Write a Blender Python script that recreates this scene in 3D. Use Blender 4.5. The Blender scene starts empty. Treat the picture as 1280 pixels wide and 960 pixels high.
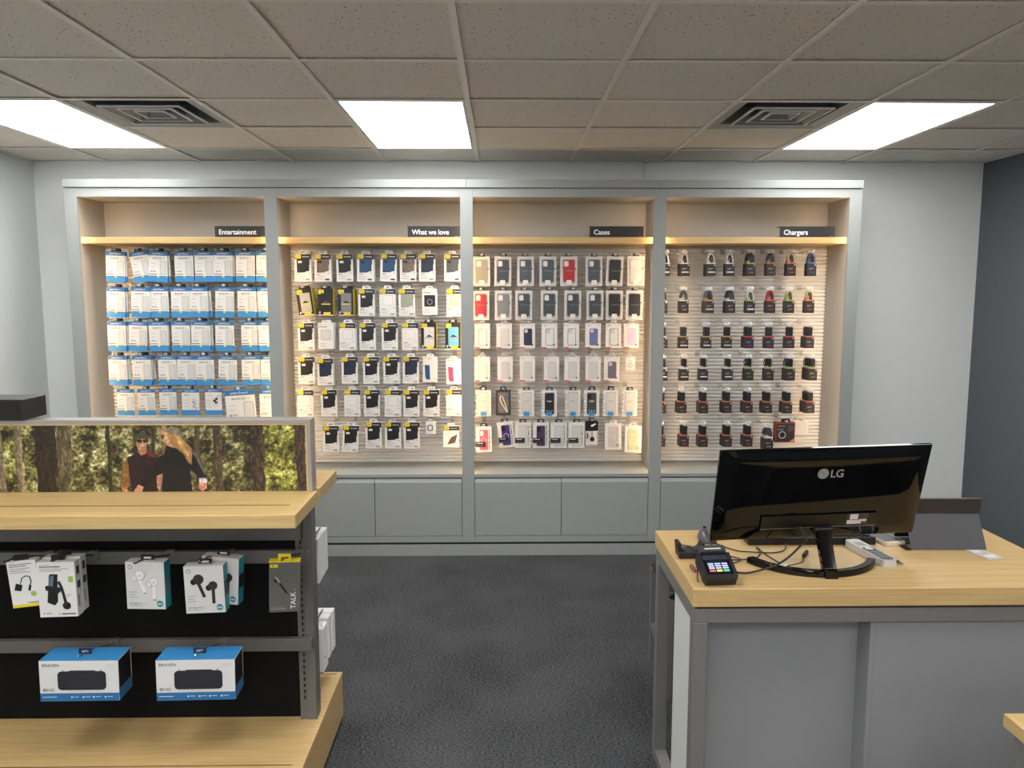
import bpy, bmesh, math, random
import numpy as np
from mathutils import Matrix, Vector

scene = bpy.context.scene
col = scene.collection

# ------------------------------------------------------------------ camera
cam_data = bpy.data.cameras.new('camera')
cam = bpy.data.objects.new('camera', cam_data)
col.objects.link(cam)
cam_data.sensor_fit = 'HORIZONTAL'
cam_data.sensor_width = 36.0
cam_data.lens = 983.7 / 1280.0 * 36.0
cam_data.clip_start = 0.05
cam.location = (0.0, 0.0, 1.70)
cam.rotation_euler = (math.pi / 2 - 0.11658, 0.0005, -0.01514)
scene.camera = cam

# ------------------------------------------------------------------ world and exposure
world = bpy.data.worlds.new('world')
scene.world = world
world.use_nodes = True
world.node_tree.nodes['Background'].inputs['Color'].default_value = (0.75, 0.85, 1.0, 1)
world.node_tree.nodes['Background'].inputs['Strength'].default_value = 0.15
scene.view_settings.view_transform = 'Standard'
scene.view_settings.look = 'None'
scene.view_settings.gamma = 1.0
scene.view_settings.use_curve_mapping = False
scene.view_settings.exposure = 0.40
PANEL_STRENGTH = 9.0          # ceiling troffers
LED_STRENGTH = 34.0           # warm strips in the wall bays

# ------------------------------------------------------------------ room measures (metres)
CEIL = 2.554
XL, XR = -3.07, 3.24
YB = 5.355                    # back wall
YN = -6.1                     # wall behind the camera
TILE = 0.6096
TX0, TY0 = -0.1446, 2.4481    # a crossing of the ceiling grid


# ------------------------------------------------------------------ materials
def lin(c):
    c = c / 255.0
    return c / 12.92 if c <= 0.04045 else ((c + 0.055) / 1.055) ** 2.4


def L(rgb):
    return (lin(rgb[0]), lin(rgb[1]), lin(rgb[2]), 1.0)


MATS = {}


def mat(name, rgb, rough=0.5, metal=0.0, spec=0.5, vary=0.04, scale=40.0, emit=None, strength=0.0, coat=0.0, alpha=1.0):
    if name in MATS:
        return MATS[name]
    m = bpy.data.materials.new(name)
    m.use_nodes = True
    nt = m.node_tree
    b = nt.nodes['Principled BSDF']
    b.inputs['Roughness'].default_value = rough
    b.inputs['Metallic'].default_value = metal
    b.inputs['Specular IOR Level'].default_value = spec
    b.inputs['Coat Weight'].default_value = coat
    b.inputs['Alpha'].default_value = alpha
    c = L(rgb)
    b.inputs['Base Color'].default_value = c
    if vary > 0:
        g = nt.nodes.new('ShaderNodeNewGeometry')
        n = nt.nodes.new('ShaderNodeTexNoise')
        n.inputs['Scale'].default_value = scale
        n.inputs['Detail'].default_value = 2.0
        r = nt.nodes.new('ShaderNodeValToRGB')
        r.color_ramp.elements[0].position = 0.3
        r.color_ramp.elements[1].position = 0.7
        r.color_ramp.elements[0].color = tuple(x * (1 - vary) for x in c[:3]) + (1,)
        r.color_ramp.elements[1].color = tuple(min(1, x * (1 + vary)) for x in c[:3]) + (1,)
        nt.links.new(g.outputs['Position'], n.inputs['Vector'])
        nt.links.new(n.outputs['Fac'], r.inputs['Fac'])
        nt.links.new(r.outputs['Color'], b.inputs['Base Color'])
    if emit:
        b.inputs['Emission Color'].default_value = L(emit)
        b.inputs['Emission Strength'].default_value = strength
    MATS[name] = m
    return m


def wood_mat(name, a, bcol, axis=0, rough=0.42):
    m = bpy.data.materials.new(name)
    m.use_nodes = True
    nt = m.node_tree
    b = nt.nodes['Principled BSDF']
    b.inputs['Roughness'].default_value = rough
    g = nt.nodes.new('ShaderNodeNewGeometry')
    mp = nt.nodes.new('ShaderNodeMapping')
    sc = [55.0, 55.0, 55.0]
    sc[axis] = 2.2
    mp.inputs['Scale'].default_value = sc
    n = nt.nodes.new('ShaderNodeTexNoise')
    n.inputs['Scale'].default_value = 1.6
    n.inputs['Detail'].default_value = 6.0
    n.inputs['Roughness'].default_value = 0.65
    r = nt.nodes.new('ShaderNodeValToRGB')
    r.color_ramp.elements[0].position = 0.32
    r.color_ramp.elements[1].position = 0.68
    r.color_ramp.elements[0].color = L(a)
    r.color_ramp.elements[1].color = L(bcol)
    nt.links.new(g.outputs['Position'], mp.inputs['Vector'])
    nt.links.new(mp.outputs['Vector'], n.inputs['Vector'])
    nt.links.new(n.outputs['Fac'], r.inputs['Fac'])
    nt.links.new(r.outputs['Color'], b.inputs['Base Color'])
    MATS[name] = m
    return m


def carpet_mat():
    m = bpy.data.materials.new('carpet')
    m.use_nodes = True
    nt = m.node_tree
    b = nt.nodes['Principled BSDF']
    b.inputs['Roughness'].default_value = 0.95
    b.inputs['Specular IOR Level'].default_value = 0.1
    g = nt.nodes.new('ShaderNodeNewGeometry')
    mp = nt.nodes.new('ShaderNodeMapping')
    mp.inputs['Scale'].default_value = (1.0, 2.2, 1.0)
    n = nt.nodes.new('ShaderNodeTexNoise')
    n.inputs['Scale'].default_value = 95.0
    n.inputs['Detail'].default_value = 3.0
    n2 = nt.nodes.new('ShaderNodeTexNoise')
    n2.inputs['Scale'].default_value = 2.5
    n2.inputs['Detail'].default_value = 4.0
    mx = nt.nodes.new('ShaderNodeMath')
    mx.operation = 'MULTIPLY_ADD'
    mx.inputs[1].default_value = 0.25
    r = nt.nodes.new('ShaderNodeValToRGB')
    r.color_ramp.elements[0].position = 0.44
    r.color_ramp.elements[1].position = 0.80
    r.color_ramp.elements[0].color = L((34, 36, 38))
    r.color_ramp.elements[1].color = L((94, 95, 97))
    bp = nt.nodes.new('ShaderNodeBump')
    bp.inputs['Strength'].default_value = 0.5
    bp.inputs['Distance'].default_value = 0.004
    nt.links.new(g.outputs['Position'], mp.inputs['Vector'])
    nt.links.new(mp.outputs['Vector'], n.inputs['Vector'])
    nt.links.new(g.outputs['Position'], n2.inputs['Vector'])
    nt.links.new(n2.outputs['Fac'], mx.inputs[0])
    nt.links.new(n.outputs['Fac'], mx.inputs[2])
    nt.links.new(mx.outputs[0], r.inputs['Fac'])
    nt.links.new(r.outputs['Color'], b.inputs['Base Color'])
    nt.links.new(n.outputs['Fac'], bp.inputs['Height'])
    nt.links.new(bp.outputs['Normal'], b.inputs['Normal'])
    return m


def tile_mat():
    m = bpy.data.materials.new('fissured_tile')
    m.use_nodes = True
    nt = m.node_tree
    b = nt.nodes['Principled BSDF']
    b.inputs['Roughness'].default_value = 0.9
    b.inputs['Specular IOR Level'].default_value = 0.15
    g = nt.nodes.new('ShaderNodeNewGeometry')
    warp = nt.nodes.new('ShaderNodeTexNoise')
    warp.inputs['Scale'].default_value = 9.0
    mixv = nt.nodes.new('ShaderNodeMixRGB')
    mixv.blend_type = 'ADD'
    mixv.inputs['Fac'].default_value = 0.06
    mp = nt.nodes.new('ShaderNodeMapping')
    mp.inputs['Scale'].default_value = (1.0, 0.62, 1.0)
    v = nt.nodes.new('ShaderNodeTexVoronoi')
    v.inputs['Scale'].default_value = 50.0
    v.inputs['Randomness'].default_value = 1.0
    lt = nt.nodes.new('ShaderNodeValToRGB')
    lt.color_ramp.elements[0].position = 0.09
    lt.color_ramp.elements[1].position = 0.17
    lt.color_ramp.elements[0].color = (0, 0, 0, 1)
    lt.color_ramp.elements[1].color = (1, 1, 1, 1)
    n = nt.nodes.new('ShaderNodeTexNoise')
    n.inputs['Scale'].default_value = 220.0
    n.inputs['Detail'].default_value = 2.0
    pit = nt.nodes.new('ShaderNodeValToRGB')
    pit.color_ramp.elements[0].position = 0.20
    pit.color_ramp.elements[1].position = 0.40
    mul = nt.nodes.new('ShaderNodeMath')
    mul.operation = 'MULTIPLY'
    r = nt.nodes.new('ShaderNodeMixRGB')
    r.inputs['Color1'].default_value = L((150, 143, 132))
    r.inputs['Color2'].default_value = L((242, 236, 226))
    bp = nt.nodes.new('ShaderNodeBump')
    bp.inputs['Strength'].default_value = 0.6
    bp.inputs['Distance'].default_value = 0.003
    lk = nt.links.new
    lk(g.outputs['Position'], warp.inputs['Vector'])
    lk(g.outputs['Position'], mixv.inputs['Color1'])
    lk(warp.outputs['Color'], mixv.inputs['Color2'])
    lk(mixv.outputs['Color'], mp.inputs['Vector'])
    lk(mp.outputs['Vector'], v.inputs['Vector'])
    lk(v.outputs['Distance'], lt.inputs['Fac'])
    lk(g.outputs['Position'], n.inputs['Vector'])
    lk(n.outputs['Fac'], pit.inputs['Fac'])
    lk(lt.outputs['Color'], mul.inputs[0])
    lk(pit.outputs['Color'], mul.inputs[1])
    lk(mul.outputs[0], r.inputs['Fac'])
    lk(r.outputs['Color'], b.inputs['Base Color'])
    lk(mul.outputs[0], bp.inputs['Height'])
    lk(bp.outputs['Normal'], b.inputs['Normal'])
    return m


def clear_mat(name, tint=(255, 255, 255), gloss=0.12):
    m = bpy.data.materials.new(name)
    m.use_nodes = True
    nt = m.node_tree
    nt.nodes.remove(nt.nodes['Principled BSDF'])
    out = nt.nodes['Material Output']
    t = nt.nodes.new('ShaderNodeBsdfTransparent')
    t.inputs['Color'].default_value = L(tint)
    if gloss < .1:
        gl = nt.nodes.new('ShaderNodeBsdfGlossy')
        gl.inputs['Roughness'].default_value = 0.12
    else:
        gl = nt.nodes.new('ShaderNodeBsdfPrincipled')
        gl.inputs['Base Color'].default_value = L(tint)
        gl.inputs['Roughness'].default_value = 0.12
    mx = nt.nodes.new('ShaderNodeMixShader')
    mx.inputs['Fac'].default_value = gloss
    nt.links.new(t.outputs[0], mx.inputs[1])
    nt.links.new(gl.outputs[0], mx.inputs[2])
    nt.links.new(mx.outputs[0], out.inputs['Surface'])
    MATS[name] = m
    return m


def emit_mat(name, rgb, strength):
    m = bpy.data.materials.new(name)
    m.use_nodes = True
    nt = m.node_tree
    nt.nodes.remove(nt.nodes['Principled BSDF'])
    e = nt.nodes.new('ShaderNodeEmission')
    e.inputs['Color'].default_value = L(rgb)
    e.inputs['Strength'].default_value = strength
    nt.links.new(e.outputs[0], nt.nodes['Material Output'].inputs['Surface'])
    return m


CARPET = carpet_mat()
TILEM = tile_mat()
CLEAR = clear_mat('clear_plastic', (255, 255, 255), 0.04)
FROST = clear_mat('frosted_plastic', (250, 250, 250), 0.22)
PANEL_LIGHT = emit_mat('troffer_glow', (253, 252, 251), PANEL_STRENGTH)
LED_LIGHT = emit_mat('warm_led_glow', (255, 214, 164), LED_STRENGTH)
WALL = mat('pale_wall_paint', (236, 238, 237), 0.75, vary=0.012, scale=14)
WALLD = mat('slate_blue_paint', (92, 98, 103), 0.7, vary=0.015, scale=14)
TEE = mat('grid_enamel', (246, 241, 232), 0.4, vary=0.0)
GREY = mat('grey_laminate', (160, 163, 160), 0.5, spec=0.3, vary=0.015, scale=18)
GREYIN = mat('bay_lining', (180, 176, 169), 0.34, vary=0.012, scale=18)
SLATM = mat('slat_aluminium', (232, 230, 226), 0.4, vary=0.01)
SHADOWGAP = mat('dark_gap', (30, 31, 31), 0.8, vary=0.0)
WOODX = wood_mat('maple_along_x', (186, 154, 100), (206, 176, 123), 0)
WOODY = wood_mat('maple_along_y', (186, 154, 100), (206, 176, 123), 1)
STEEL = mat('taupe_steel', (112, 109, 104), 0.42, metal=0.25, vary=0.02)
STEELC = mat('counter_steel', (124, 122, 118), 0.42, metal=0.2, vary=0.02)
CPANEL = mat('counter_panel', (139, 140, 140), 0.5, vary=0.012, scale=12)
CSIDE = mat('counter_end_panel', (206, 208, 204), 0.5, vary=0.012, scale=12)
BLACKP = mat('black_panel', (9, 8, 8), 0.7, vary=0.05, spec=0.2)
BLACK = mat('black_plastic', (22, 22, 23), 0.42, vary=0.0)
GLOSSB = mat('gloss_black', (5, 5, 6), 0.05, vary=0.0, spec=0.4)
CHROME = mat('hook_wire', (190, 190, 190), 0.25, metal=0.9, vary=0.0)
DARKWIRE = mat('dark_wire', (60, 58, 56), 0.35, metal=0.7, vary=0.0)
CARD = mat('white_card', (222, 220, 216), 0.42, vary=0.01)
CARDG = mat('light_grey_card', (206, 203, 200), 0.42, vary=0.01)
INKG = mat('grey_ink', (150, 150, 150), 0.5, vary=0.0)
INKD = mat('dark_ink', (60, 60, 64), 0.5, vary=0.0)
INKW = mat('white_ink', (240, 240, 240), 0.5, vary=0.0)
BLUE = mat('cyan_blue_print', (62, 140, 198), 0.4, vary=0.0)
BLUED = mat('deep_blue_print', (52, 112, 164), 0.4, vary=0.0)
YELLOW = mat('yellow_print', (228, 204, 30), 0.4, vary=0.0)
LIME = mat('lime_print', (206, 214, 110), 0.4, vary=0.0)
BROWNINK = mat('brown_ink', (112, 82, 76), 0.5, vary=0.0)
RED = mat('red_print', (214, 60, 52), 0.45, vary=0.0)
TEAL = mat('teal_print', (40, 132, 140), 0.4, vary=0.0)
GREENP = mat('green_print', (150, 182, 92), 0.4, vary=0.0)


# ------------------------------------------------------------------ mesh builder
class MB:
    def __init__(self):
        self.v, self.f, self.m, self.mats = [], [], [], []

    def mi(self, m):
        if m not in self.mats:
            self.mats.append(m)
        return self.mats.index(m)

    def add(self, vs, fs, m):
        o = len(self.v)
        self.v += [tuple(p) for p in vs]
        k = self.mi(m)
        for f in fs:
            self.f.append([i + o for i in f])
            self.m.append(k)
        return self

    def box(self, x0, x1, y0, y1, z0, z1, m):
        vs = [(x0, y0, z0), (x1, y0, z0), (x1, y1, z0), (x0, y1, z0), (x0, y0, z1), (x1, y0, z1), (x1, y1, z1), (x0, y1, z1)]
        return self.add(vs, [(0, 3, 2, 1), (4, 5, 6, 7), (0, 1, 5, 4), (1, 2, 6, 5), (2, 3, 7, 6), (3, 0, 4, 7)], m)

    def rect(self, x0, x1, z0, z1, y, m):
        return self.add([(x0, y, z0), (x1, y, z0), (x1, y, z1), (x0, y, z1)], [(0, 1, 2, 3)], m)

    def poly(self, pts, y, m):
        return self.add([(p[0], y, p[1]) for p in pts], [tuple(range(len(pts)))], m)

    def rr(self, x0, x1, z0, z1, r, y, m, n=3):
        return self.poly(rr_pts(x0, x1, z0, z1, r, n), y, m)

    def disc(self, cx, cz, r, y, m, n=14, rz=None):
        rz = r if rz is None else rz
        return self.poly([(cx + r * math.cos(2 * math.pi * i / n), cz + rz * math.sin(2 * math.pi * i / n)) for i in range(n)], y, m)

    def ring(self, cx, cz, r0, r1, y, m, n=20, a0=0.0, a1=2 * math.pi):
        closed = abs(a1 - a0 - 2 * math.pi) < 1e-6
        vs, fs = [], []
        k = n if closed else n + 1
        for i in range(k):
            a = a0 + (a1 - a0) * i / n
            vs.append((cx + r0 * math.cos(a), y, cz + r0 * math.sin(a)))
            vs.append((cx + r1 * math.cos(a), y, cz + r1 * math.sin(a)))
        for i in range(n):
            a, b = 2 * i, 2 * ((i + 1) % k)
            fs.append((a, a + 1, b + 1, b))
        return self.add(vs, fs, m)

    def outline(self, x0, x1, z0, z1, r, t, y, m):
        a, b = rr_pts(x0, x1, z0, z1, r, 3), rr_pts(x0 + t, x1 - t, z0 + t, z1 - t, max(r - t, 0.0005), 3)
        n = len(a)
        vs = [(p[0], y, p[1]) for p in a] + [(p[0], y, p[1]) for p in b]
        return self.add(vs, [(i, (i + 1) % n, n + (i + 1) % n, n + i) for i in range(n)], m)

    def prism(self, pts, y0, y1, m, ms=None):
        n = len(pts)
        vs = [(p[0], y0, p[1]) for p in pts] + [(p[0], y1, p[1]) for p in pts]
        self.add(vs, [tuple(range(n)), tuple(range(2 * n - 1, n - 1, -1))], m)
        return self.add(vs, [(i, n + i, n + (i + 1) % n, (i + 1) % n) for i in range(n)], ms or m)

    def xprism(self, pts, x0, x1, m):            # profile in (y, z) pulled along x
        n = len(pts)
        vs = [(x0, p[0], p[1]) for p in pts] + [(x1, p[0], p[1]) for p in pts]
        return self.add(vs, [tuple(range(n)), tuple(range(2 * n - 1, n - 1, -1))] + [(i, n + i, n + (i + 1) % n, (i + 1) % n) for i in range(n)], m)

    def tube(self, pts, r, m, n=6):
        pts = [Vector(p) for p in pts]
        vs, fs = [], []
        prev = None
        for i, p in enumerate(pts):
            d = (pts[min(i + 1, len(pts) - 1)] - pts[max(i - 1, 0)]).normalized()
            u = prev if prev is not None else (Vector((0, 0, 1)) if abs(d.z) < 0.9 else Vector((1, 0, 0)))
            s = d.cross(u).normalized()
            u = s.cross(d).normalized()
            prev = u
            rr_ = r[i] if isinstance(r, (list, tuple)) else r
            for k in range(n):
                a = 2 * math.pi * k / n
                vs.append(p + rr_ * (math.cos(a) * s + math.sin(a) * u))
        for i in range(len(pts) - 1):
            for k in range(n):
                fs.append((i * n + k, i * n + (k + 1) % n, (i + 1) * n + (k + 1) % n, (i + 1) * n + k))
        fs.append(tuple(range(n - 1, -1, -1)))
        e = (len(pts) - 1) * n
        fs.append(tuple(range(e, e + n)))
        return self.add(vs, fs, m)

    def text(self, s, x, z, size, y, m, bold=0.0, align='LEFT', rot=0.0, width=None):
        vs, fs = text_geo(s, bold)
        xs = [p[0] for p in vs]
        w = (max(xs) - min(xs)) * size
        kx = size if width is None else size * width / w
        off = {'LEFT': -min(xs) * kx, 'CENTER': -(max(xs) + min(xs)) / 2 * kx, 'RIGHT': -max(xs) * kx}[align]
        ca, sa = math.cos(rot), math.sin(rot)
        out = []
        for p in vs:
            a, b = p[0] * kx + off, p[1] * size
            out.append((x + a * ca - b * sa, y, z + a * sa + b * ca))
        return self.add(out, fs, m)

    def mesh(self, name, shift=(0, 0, 0), bevel=0.0, smooth=False, seg=2):
        me = bpy.data.meshes.new(name)
        me.from_pydata([(p[0] - shift[0], p[1] - shift[1], p[2] - shift[2]) for p in self.v], [], self.f)
        for m in self.mats:
            me.materials.append(m)
        me.polygons.foreach_set('material_index', self.m)
        if bevel > 0:
            bm = bmesh.new()
            bm.from_mesh(me)
            es = [e for e in bm.edges if len(e.link_faces) == 2 and e.calc_face_angle(0) > 0.6]
            bmesh.ops.bevel(bm, geom=es, offset=bevel, segments=seg, affect='EDGES', profile=0.5, clamp_overlap=True)
            bm.to_mesh(me)
            bm.free()
        if smooth:
            me.polygons.foreach_set('use_smooth', [True] * len(me.polygons))
        me.update()
        return me


def rr_pts(x0, x1, z0, z1, r, n=3):
    out = []
    for cx, cz, a in ((x1 - r, z0 + r, -90), (x1 - r, z1 - r, 0), (x0 + r, z1 - r, 90), (x0 + r, z0 + r, 180)):
        for i in range(n + 1):
            t = math.radians(a + 90.0 * i / n)
            out.append((cx + r * math.cos(t), cz + r * math.sin(t)))
    return out


TEXTS = {}


def text_geo(s, bold):
    key = (s, bold)
    if key not in TEXTS:
        cu = bpy.data.curves.new('lettering', 'FONT')
        cu.body = s
        cu.resolution_u = 2 if bold < .0155 else 4
        cu.offset = bold
        o = bpy.data.objects.new('lettering', cu)
        col.objects.link(o)
        dg = bpy.context.evaluated_depsgraph_get()
        me = bpy.data.meshes.new_from_object(o.evaluated_get(dg))
        TEXTS[key] = ([tuple(v.co) for v in me.vertices], [tuple(p.vertices) for p in me.polygons])
        bpy.data.objects.remove(o)
        bpy.data.curves.remove(cu)
        bpy.data.meshes.remove(me)
    return TEXTS[key]


def obj(name, me, parent=None, loc=(0, 0, 0), rot=(0, 0, 0), **props):
    """me: a mesh, or an MB in world coordinates (then it is moved to its parent's frame)."""
    if isinstance(me, MB):
        bev = props.pop('bevel', 0.0)
        smo = props.pop('smooth', False)
        sh = WORLD_LOC.get(parent.name, (0, 0, 0)) if parent else props.pop('origin', (0, 0, 0))
        props.pop('origin', None)
        me = me.mesh(name, sh, bev, smo)
        if not parent:
            loc = sh
    o = bpy.data.objects.new(name, me)
    col.objects.link(o)
    o.location = loc
    o.rotation_euler = rot
    if parent:
        o.parent = parent
        WORLD_LOC[o.name] = WORLD_LOC.get(parent.name, (0, 0, 0))
    else:
        WORLD_LOC[o.name] = tuple(loc)
    for k, v in props.items():
        o[k] = v
    return o


WORLD_LOC = {}


def thing(name, label, cat, loc=(0, 0, 0), rot=(0, 0, 0), group=None, kind=None):
    o = bpy.data.objects.new(name, None)
    col.objects.link(o)
    o.empty_display_size = 0.05
    o.location = loc
    o.rotation_euler = rot
    WORLD_LOC[o.name] = tuple(loc)
    o['label'] = label
    o['category'] = cat
    if group:
        o['group'] = group
    if kind:
        o['kind'] = kind
    return o


def box(x0, x1, y0, y1, z0, z1, m):
    return MB().box(x0, x1, y0, y1, z0, z1, m)

# ================================================================== the room
obj('floor', box(XL - .15, XR + .15, YN - .15, YB + .15, -0.12, 0.0, CARPET), kind='structure', label='dark charcoal loop carpet across the shop floor', category='floor')
obj('wall_back', box(XL - .15, XR + .15, YB, YB + .15, 0.0, 2.9, WALL), kind='structure', label='pale grey painted wall behind the lit display bays', category='wall')
obj('wall_left', box(XL - .15, XL, YN, YB, 0.0, 2.9, mat('pale_wall_paint_shaded', (208, 212, 211), .75, vary=.012, scale=14)), kind='structure', label='pale grey painted side wall meeting the display wall', category='wall')  # same pale wall paint, darkened so this side's shade sits in the colour
obj('wall_right', box(XR, XR + .15, YN, YB, 0.0, 2.9, WALLD), kind='structure', label='slate blue painted side wall beyond the counter', category='wall')
obj('wall_front', box(XL - .15, XR + .15, YN - .15, YN, 0.0, 2.9, WALL), kind='structure', label='pale wall closing the shop opposite the display bays', category='wall')

ceiling = obj('ceiling', box(XL - .15, XR + .15, YN - .15, YB + .15, 2.75, 2.9, mat('plenum', (120, 118, 112), 0.9)),
              kind='structure', label='suspended ceiling of fissured tiles in a metal grid', category='ceiling')
LIGHTS = [(-4, 2), (-1, 2), (3, 2), (-3, -3), (-1, -2), (3, -2), (-3, -6), (-1, -6), (1, -6), (3, -6), (-3, -10), (-1, -10), (1, -10), (3, -10), (-3, -14), (-1, -14), (1, -14), (3, -14)]  # out-of-view panels are unseen, extra ones added as frontal fill
VENTS = [(-3, 2), (2, 2)]
taken = set()
for c, r in LIGHTS:
    taken |= {(c, r), (c, r + 1)}
taken |= set(VENTS)
FL = 0.012                       # half a grid flange
ROWS = range(-15, 5)
for r in ROWS:
    y0, y1 = TY0 + r * TILE, TY0 + (r + 1) * TILE
    y0, y1 = max(y0, YN), min(y1, YB)
    if y1 - y0 < 0.05:
        continue
    for c in range(-5, 6):
        if (c, r) in taken:
            continue
        x0, x1 = max(TX0 + c * TILE, XL), min(TX0 + (c + 1) * TILE, XR)
        if x1 - x0 < 0.03:
            continue
        dz = 0.0015 * ((c * 7 + r * 5) % 3)
        obj('ceiling_tile', box(x0 + .003, x1 - .003, y0 + .003, y1 - .003, CEIL + .006 + dz, CEIL + .02, TILEM), ceiling)
for c in range(-4, 6):           # main runners
    x = TX0 + c * TILE
    if XL < x < XR:
        obj('grid_runner', MB().box(x - FL, x + FL, YN, YB, CEIL - .001, CEIL + .003, TEE).box(x - .001, x + .001, YN, YB, CEIL + .003, CEIL + .03, TEE), ceiling)
for r in range(-14, 5):           # cross tees, one length per tile
    y = TY0 + r * TILE
    for c in range(-5, 6):
        x0, x1 = max(TX0 + c * TILE, XL), min(TX0 + (c + 1) * TILE, XR)
        if (c, r) in taken and (c, r - 1) in taken and (c, r) not in VENTS:
            if (c, r) in LIGHTS:
                pass
            else:
                continue
        if x1 - x0 > .03:
            obj('cross_tee', box(x0 + FL, x1 - FL, y - FL, y + FL, CEIL + .000, CEIL + .0035, TEE), ceiling)
wa = MB()
wa.box(XL, XR, YB - .022, YB, CEIL - .001, CEIL + .003, TEE).box(XL, XL + .022, YN, YB, CEIL - .001, CEIL + .003, TEE).box(XR - .022, XR, YN, YB, CEIL - .001, CEIL + .003, TEE)
obj('wall_angle', wa, ceiling)

ENAMEL = mat('troffer_enamel', (236, 236, 232), 0.5, vary=0.0)
light_names = {(-4, 2): 'white flat ceiling light panel beside the pale side wall', (-1, 2): 'white flat ceiling light panel above the What we love bay',
               (3, 2): 'white flat ceiling light panel nearest the slate blue wall', (-1, -2): 'ceiling light panel only just showing at the top edge'}
for c, r in LIGHTS:
    x0, x1 = TX0 + c * TILE + FL + .002, TX0 + (c + 1) * TILE - FL - .002
    y0, y1 = TY0 + r * TILE + FL + .002, TY0 + (r + 2) * TILE - FL - .002
    lab = light_names.get((c, r)) or f'{ {-4: "first", -3: "first", -1: "second", 1: "third", 3: "last"}[c]} unseen ceiling light panel in the {["", "", "", "second", "third", "fourth", "fifth"][2 - r // 4]} row counted from the bays'
    t = thing('ceiling_light', lab, 'ceiling light', ((x0 + x1) / 2, (y0 + y1) / 2, CEIL), group='flat ceiling light panels')
    f = MB()
    for a in ((x0, x0 + .012, y0, y1), (x1 - .012, x1, y0, y1), (x0 + .012, x1 - .012, y0, y0 + .012), (x0 + .012, x1 - .012, y1 - .012, y1)):
        f.box(a[0], a[1], a[2], a[3], CEIL + .0005, CEIL + .05, ENAMEL)
    f.box(x0, x1, y0, y1, CEIL + .045, CEIL + .05, ENAMEL)
    obj('light_frame', f, t)
    obj('diffuser', box(x0 + .0125, x1 - .0125, y0 + .0125, y1 - .0125, CEIL + .006, CEIL + .010, PANEL_LIGHT), t)

VENTG = mat('vent_lip', (244, 244, 242), 0.4, metal=0.0, vary=0.0)
VENTD = mat('vent_galvanised', (170, 171, 170), 0.45, metal=0.4, vary=0.05)
for c, r in VENTS:
    x0, x1 = TX0 + c * TILE + FL + .002, TX0 + (c + 1) * TILE - FL - .002
    y0, y1 = TY0 + r * TILE + FL + .002, TY0 + (r + 1) * TILE - FL - .002
    cx, cy = (x0 + x1) / 2, (y0 + y1) / 2
    t = thing('ceiling_vent', 'square louvred metal air vent beside the ' + ('ceiling light near the pale side wall' if c < 0 else 'ceiling light near the slate blue wall'),
              'air vent', (cx, cy, CEIL), group='square ceiling vents')

    def sq(h):
        return [(cx - h, cy - h), (cx + h, cy - h), (cx + h, cy + h), (cx - h, cy + h)]

    def cone(h0, z0, h1, z1, m, th=.0):
        a, b = sq(h0), sq(h1)
        vs = [(p[0], p[1], z0) for p in a] + [(p[0], p[1], z1) for p in b]
        return vs, [(i, (i + 1) % 4, 4 + (i + 1) % 4, 4 + i) for i in range(4)], m
    H = (x1 - x0) / 2
    f = MB()
    f.add(*cone(H, CEIL + .002, H - .055, CEIL + .012, VENTD))
    f.add(*cone(H - .055, CEIL + .012, H - .058, CEIL + .10, VENTD))
    f.add([(p[0], p[1], CEIL + .10) for p in sq(H - .058)], [(0, 1, 2, 3)], mat('vent_dark', (38, 38, 38), .8, vary=0))
    obj('vent_frame', f, t)
    for k, h in enumerate((.185, .125, .068)):
        z = CEIL - .004 + .002 * k
        lv = MB()
        lv.add(*cone(h, z, h - .038, z + .040, VENTD))
        lv.add(*cone(h + .006, z - .001, h - .004, z - .001, VENTG))
        lv.add(*cone(h + .006, z - .001, h + .006, z + .006, VENTG))
        obj('louvre', lv, t)
    obj('centre_plate', MB().add([(p[0], p[1], CEIL + .030) for p in sq(.03)], [(0, 1, 2, 3)], VENTD), t)

rw = MB().box(.955, .972, YB - .012, YB, 2.40, CEIL, mat('raceway_white', (226, 226, 222), .5, vary=0)).box(.955, .972, YB - .16, YB, CEIL - .012, CEIL - .001, MATS['raceway_white'])
obj('cable_raceway', rw, origin=(.963, YB, 2.40), label='thin white cable raceway running up from the display bays to the ceiling', category='raceway')

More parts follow.
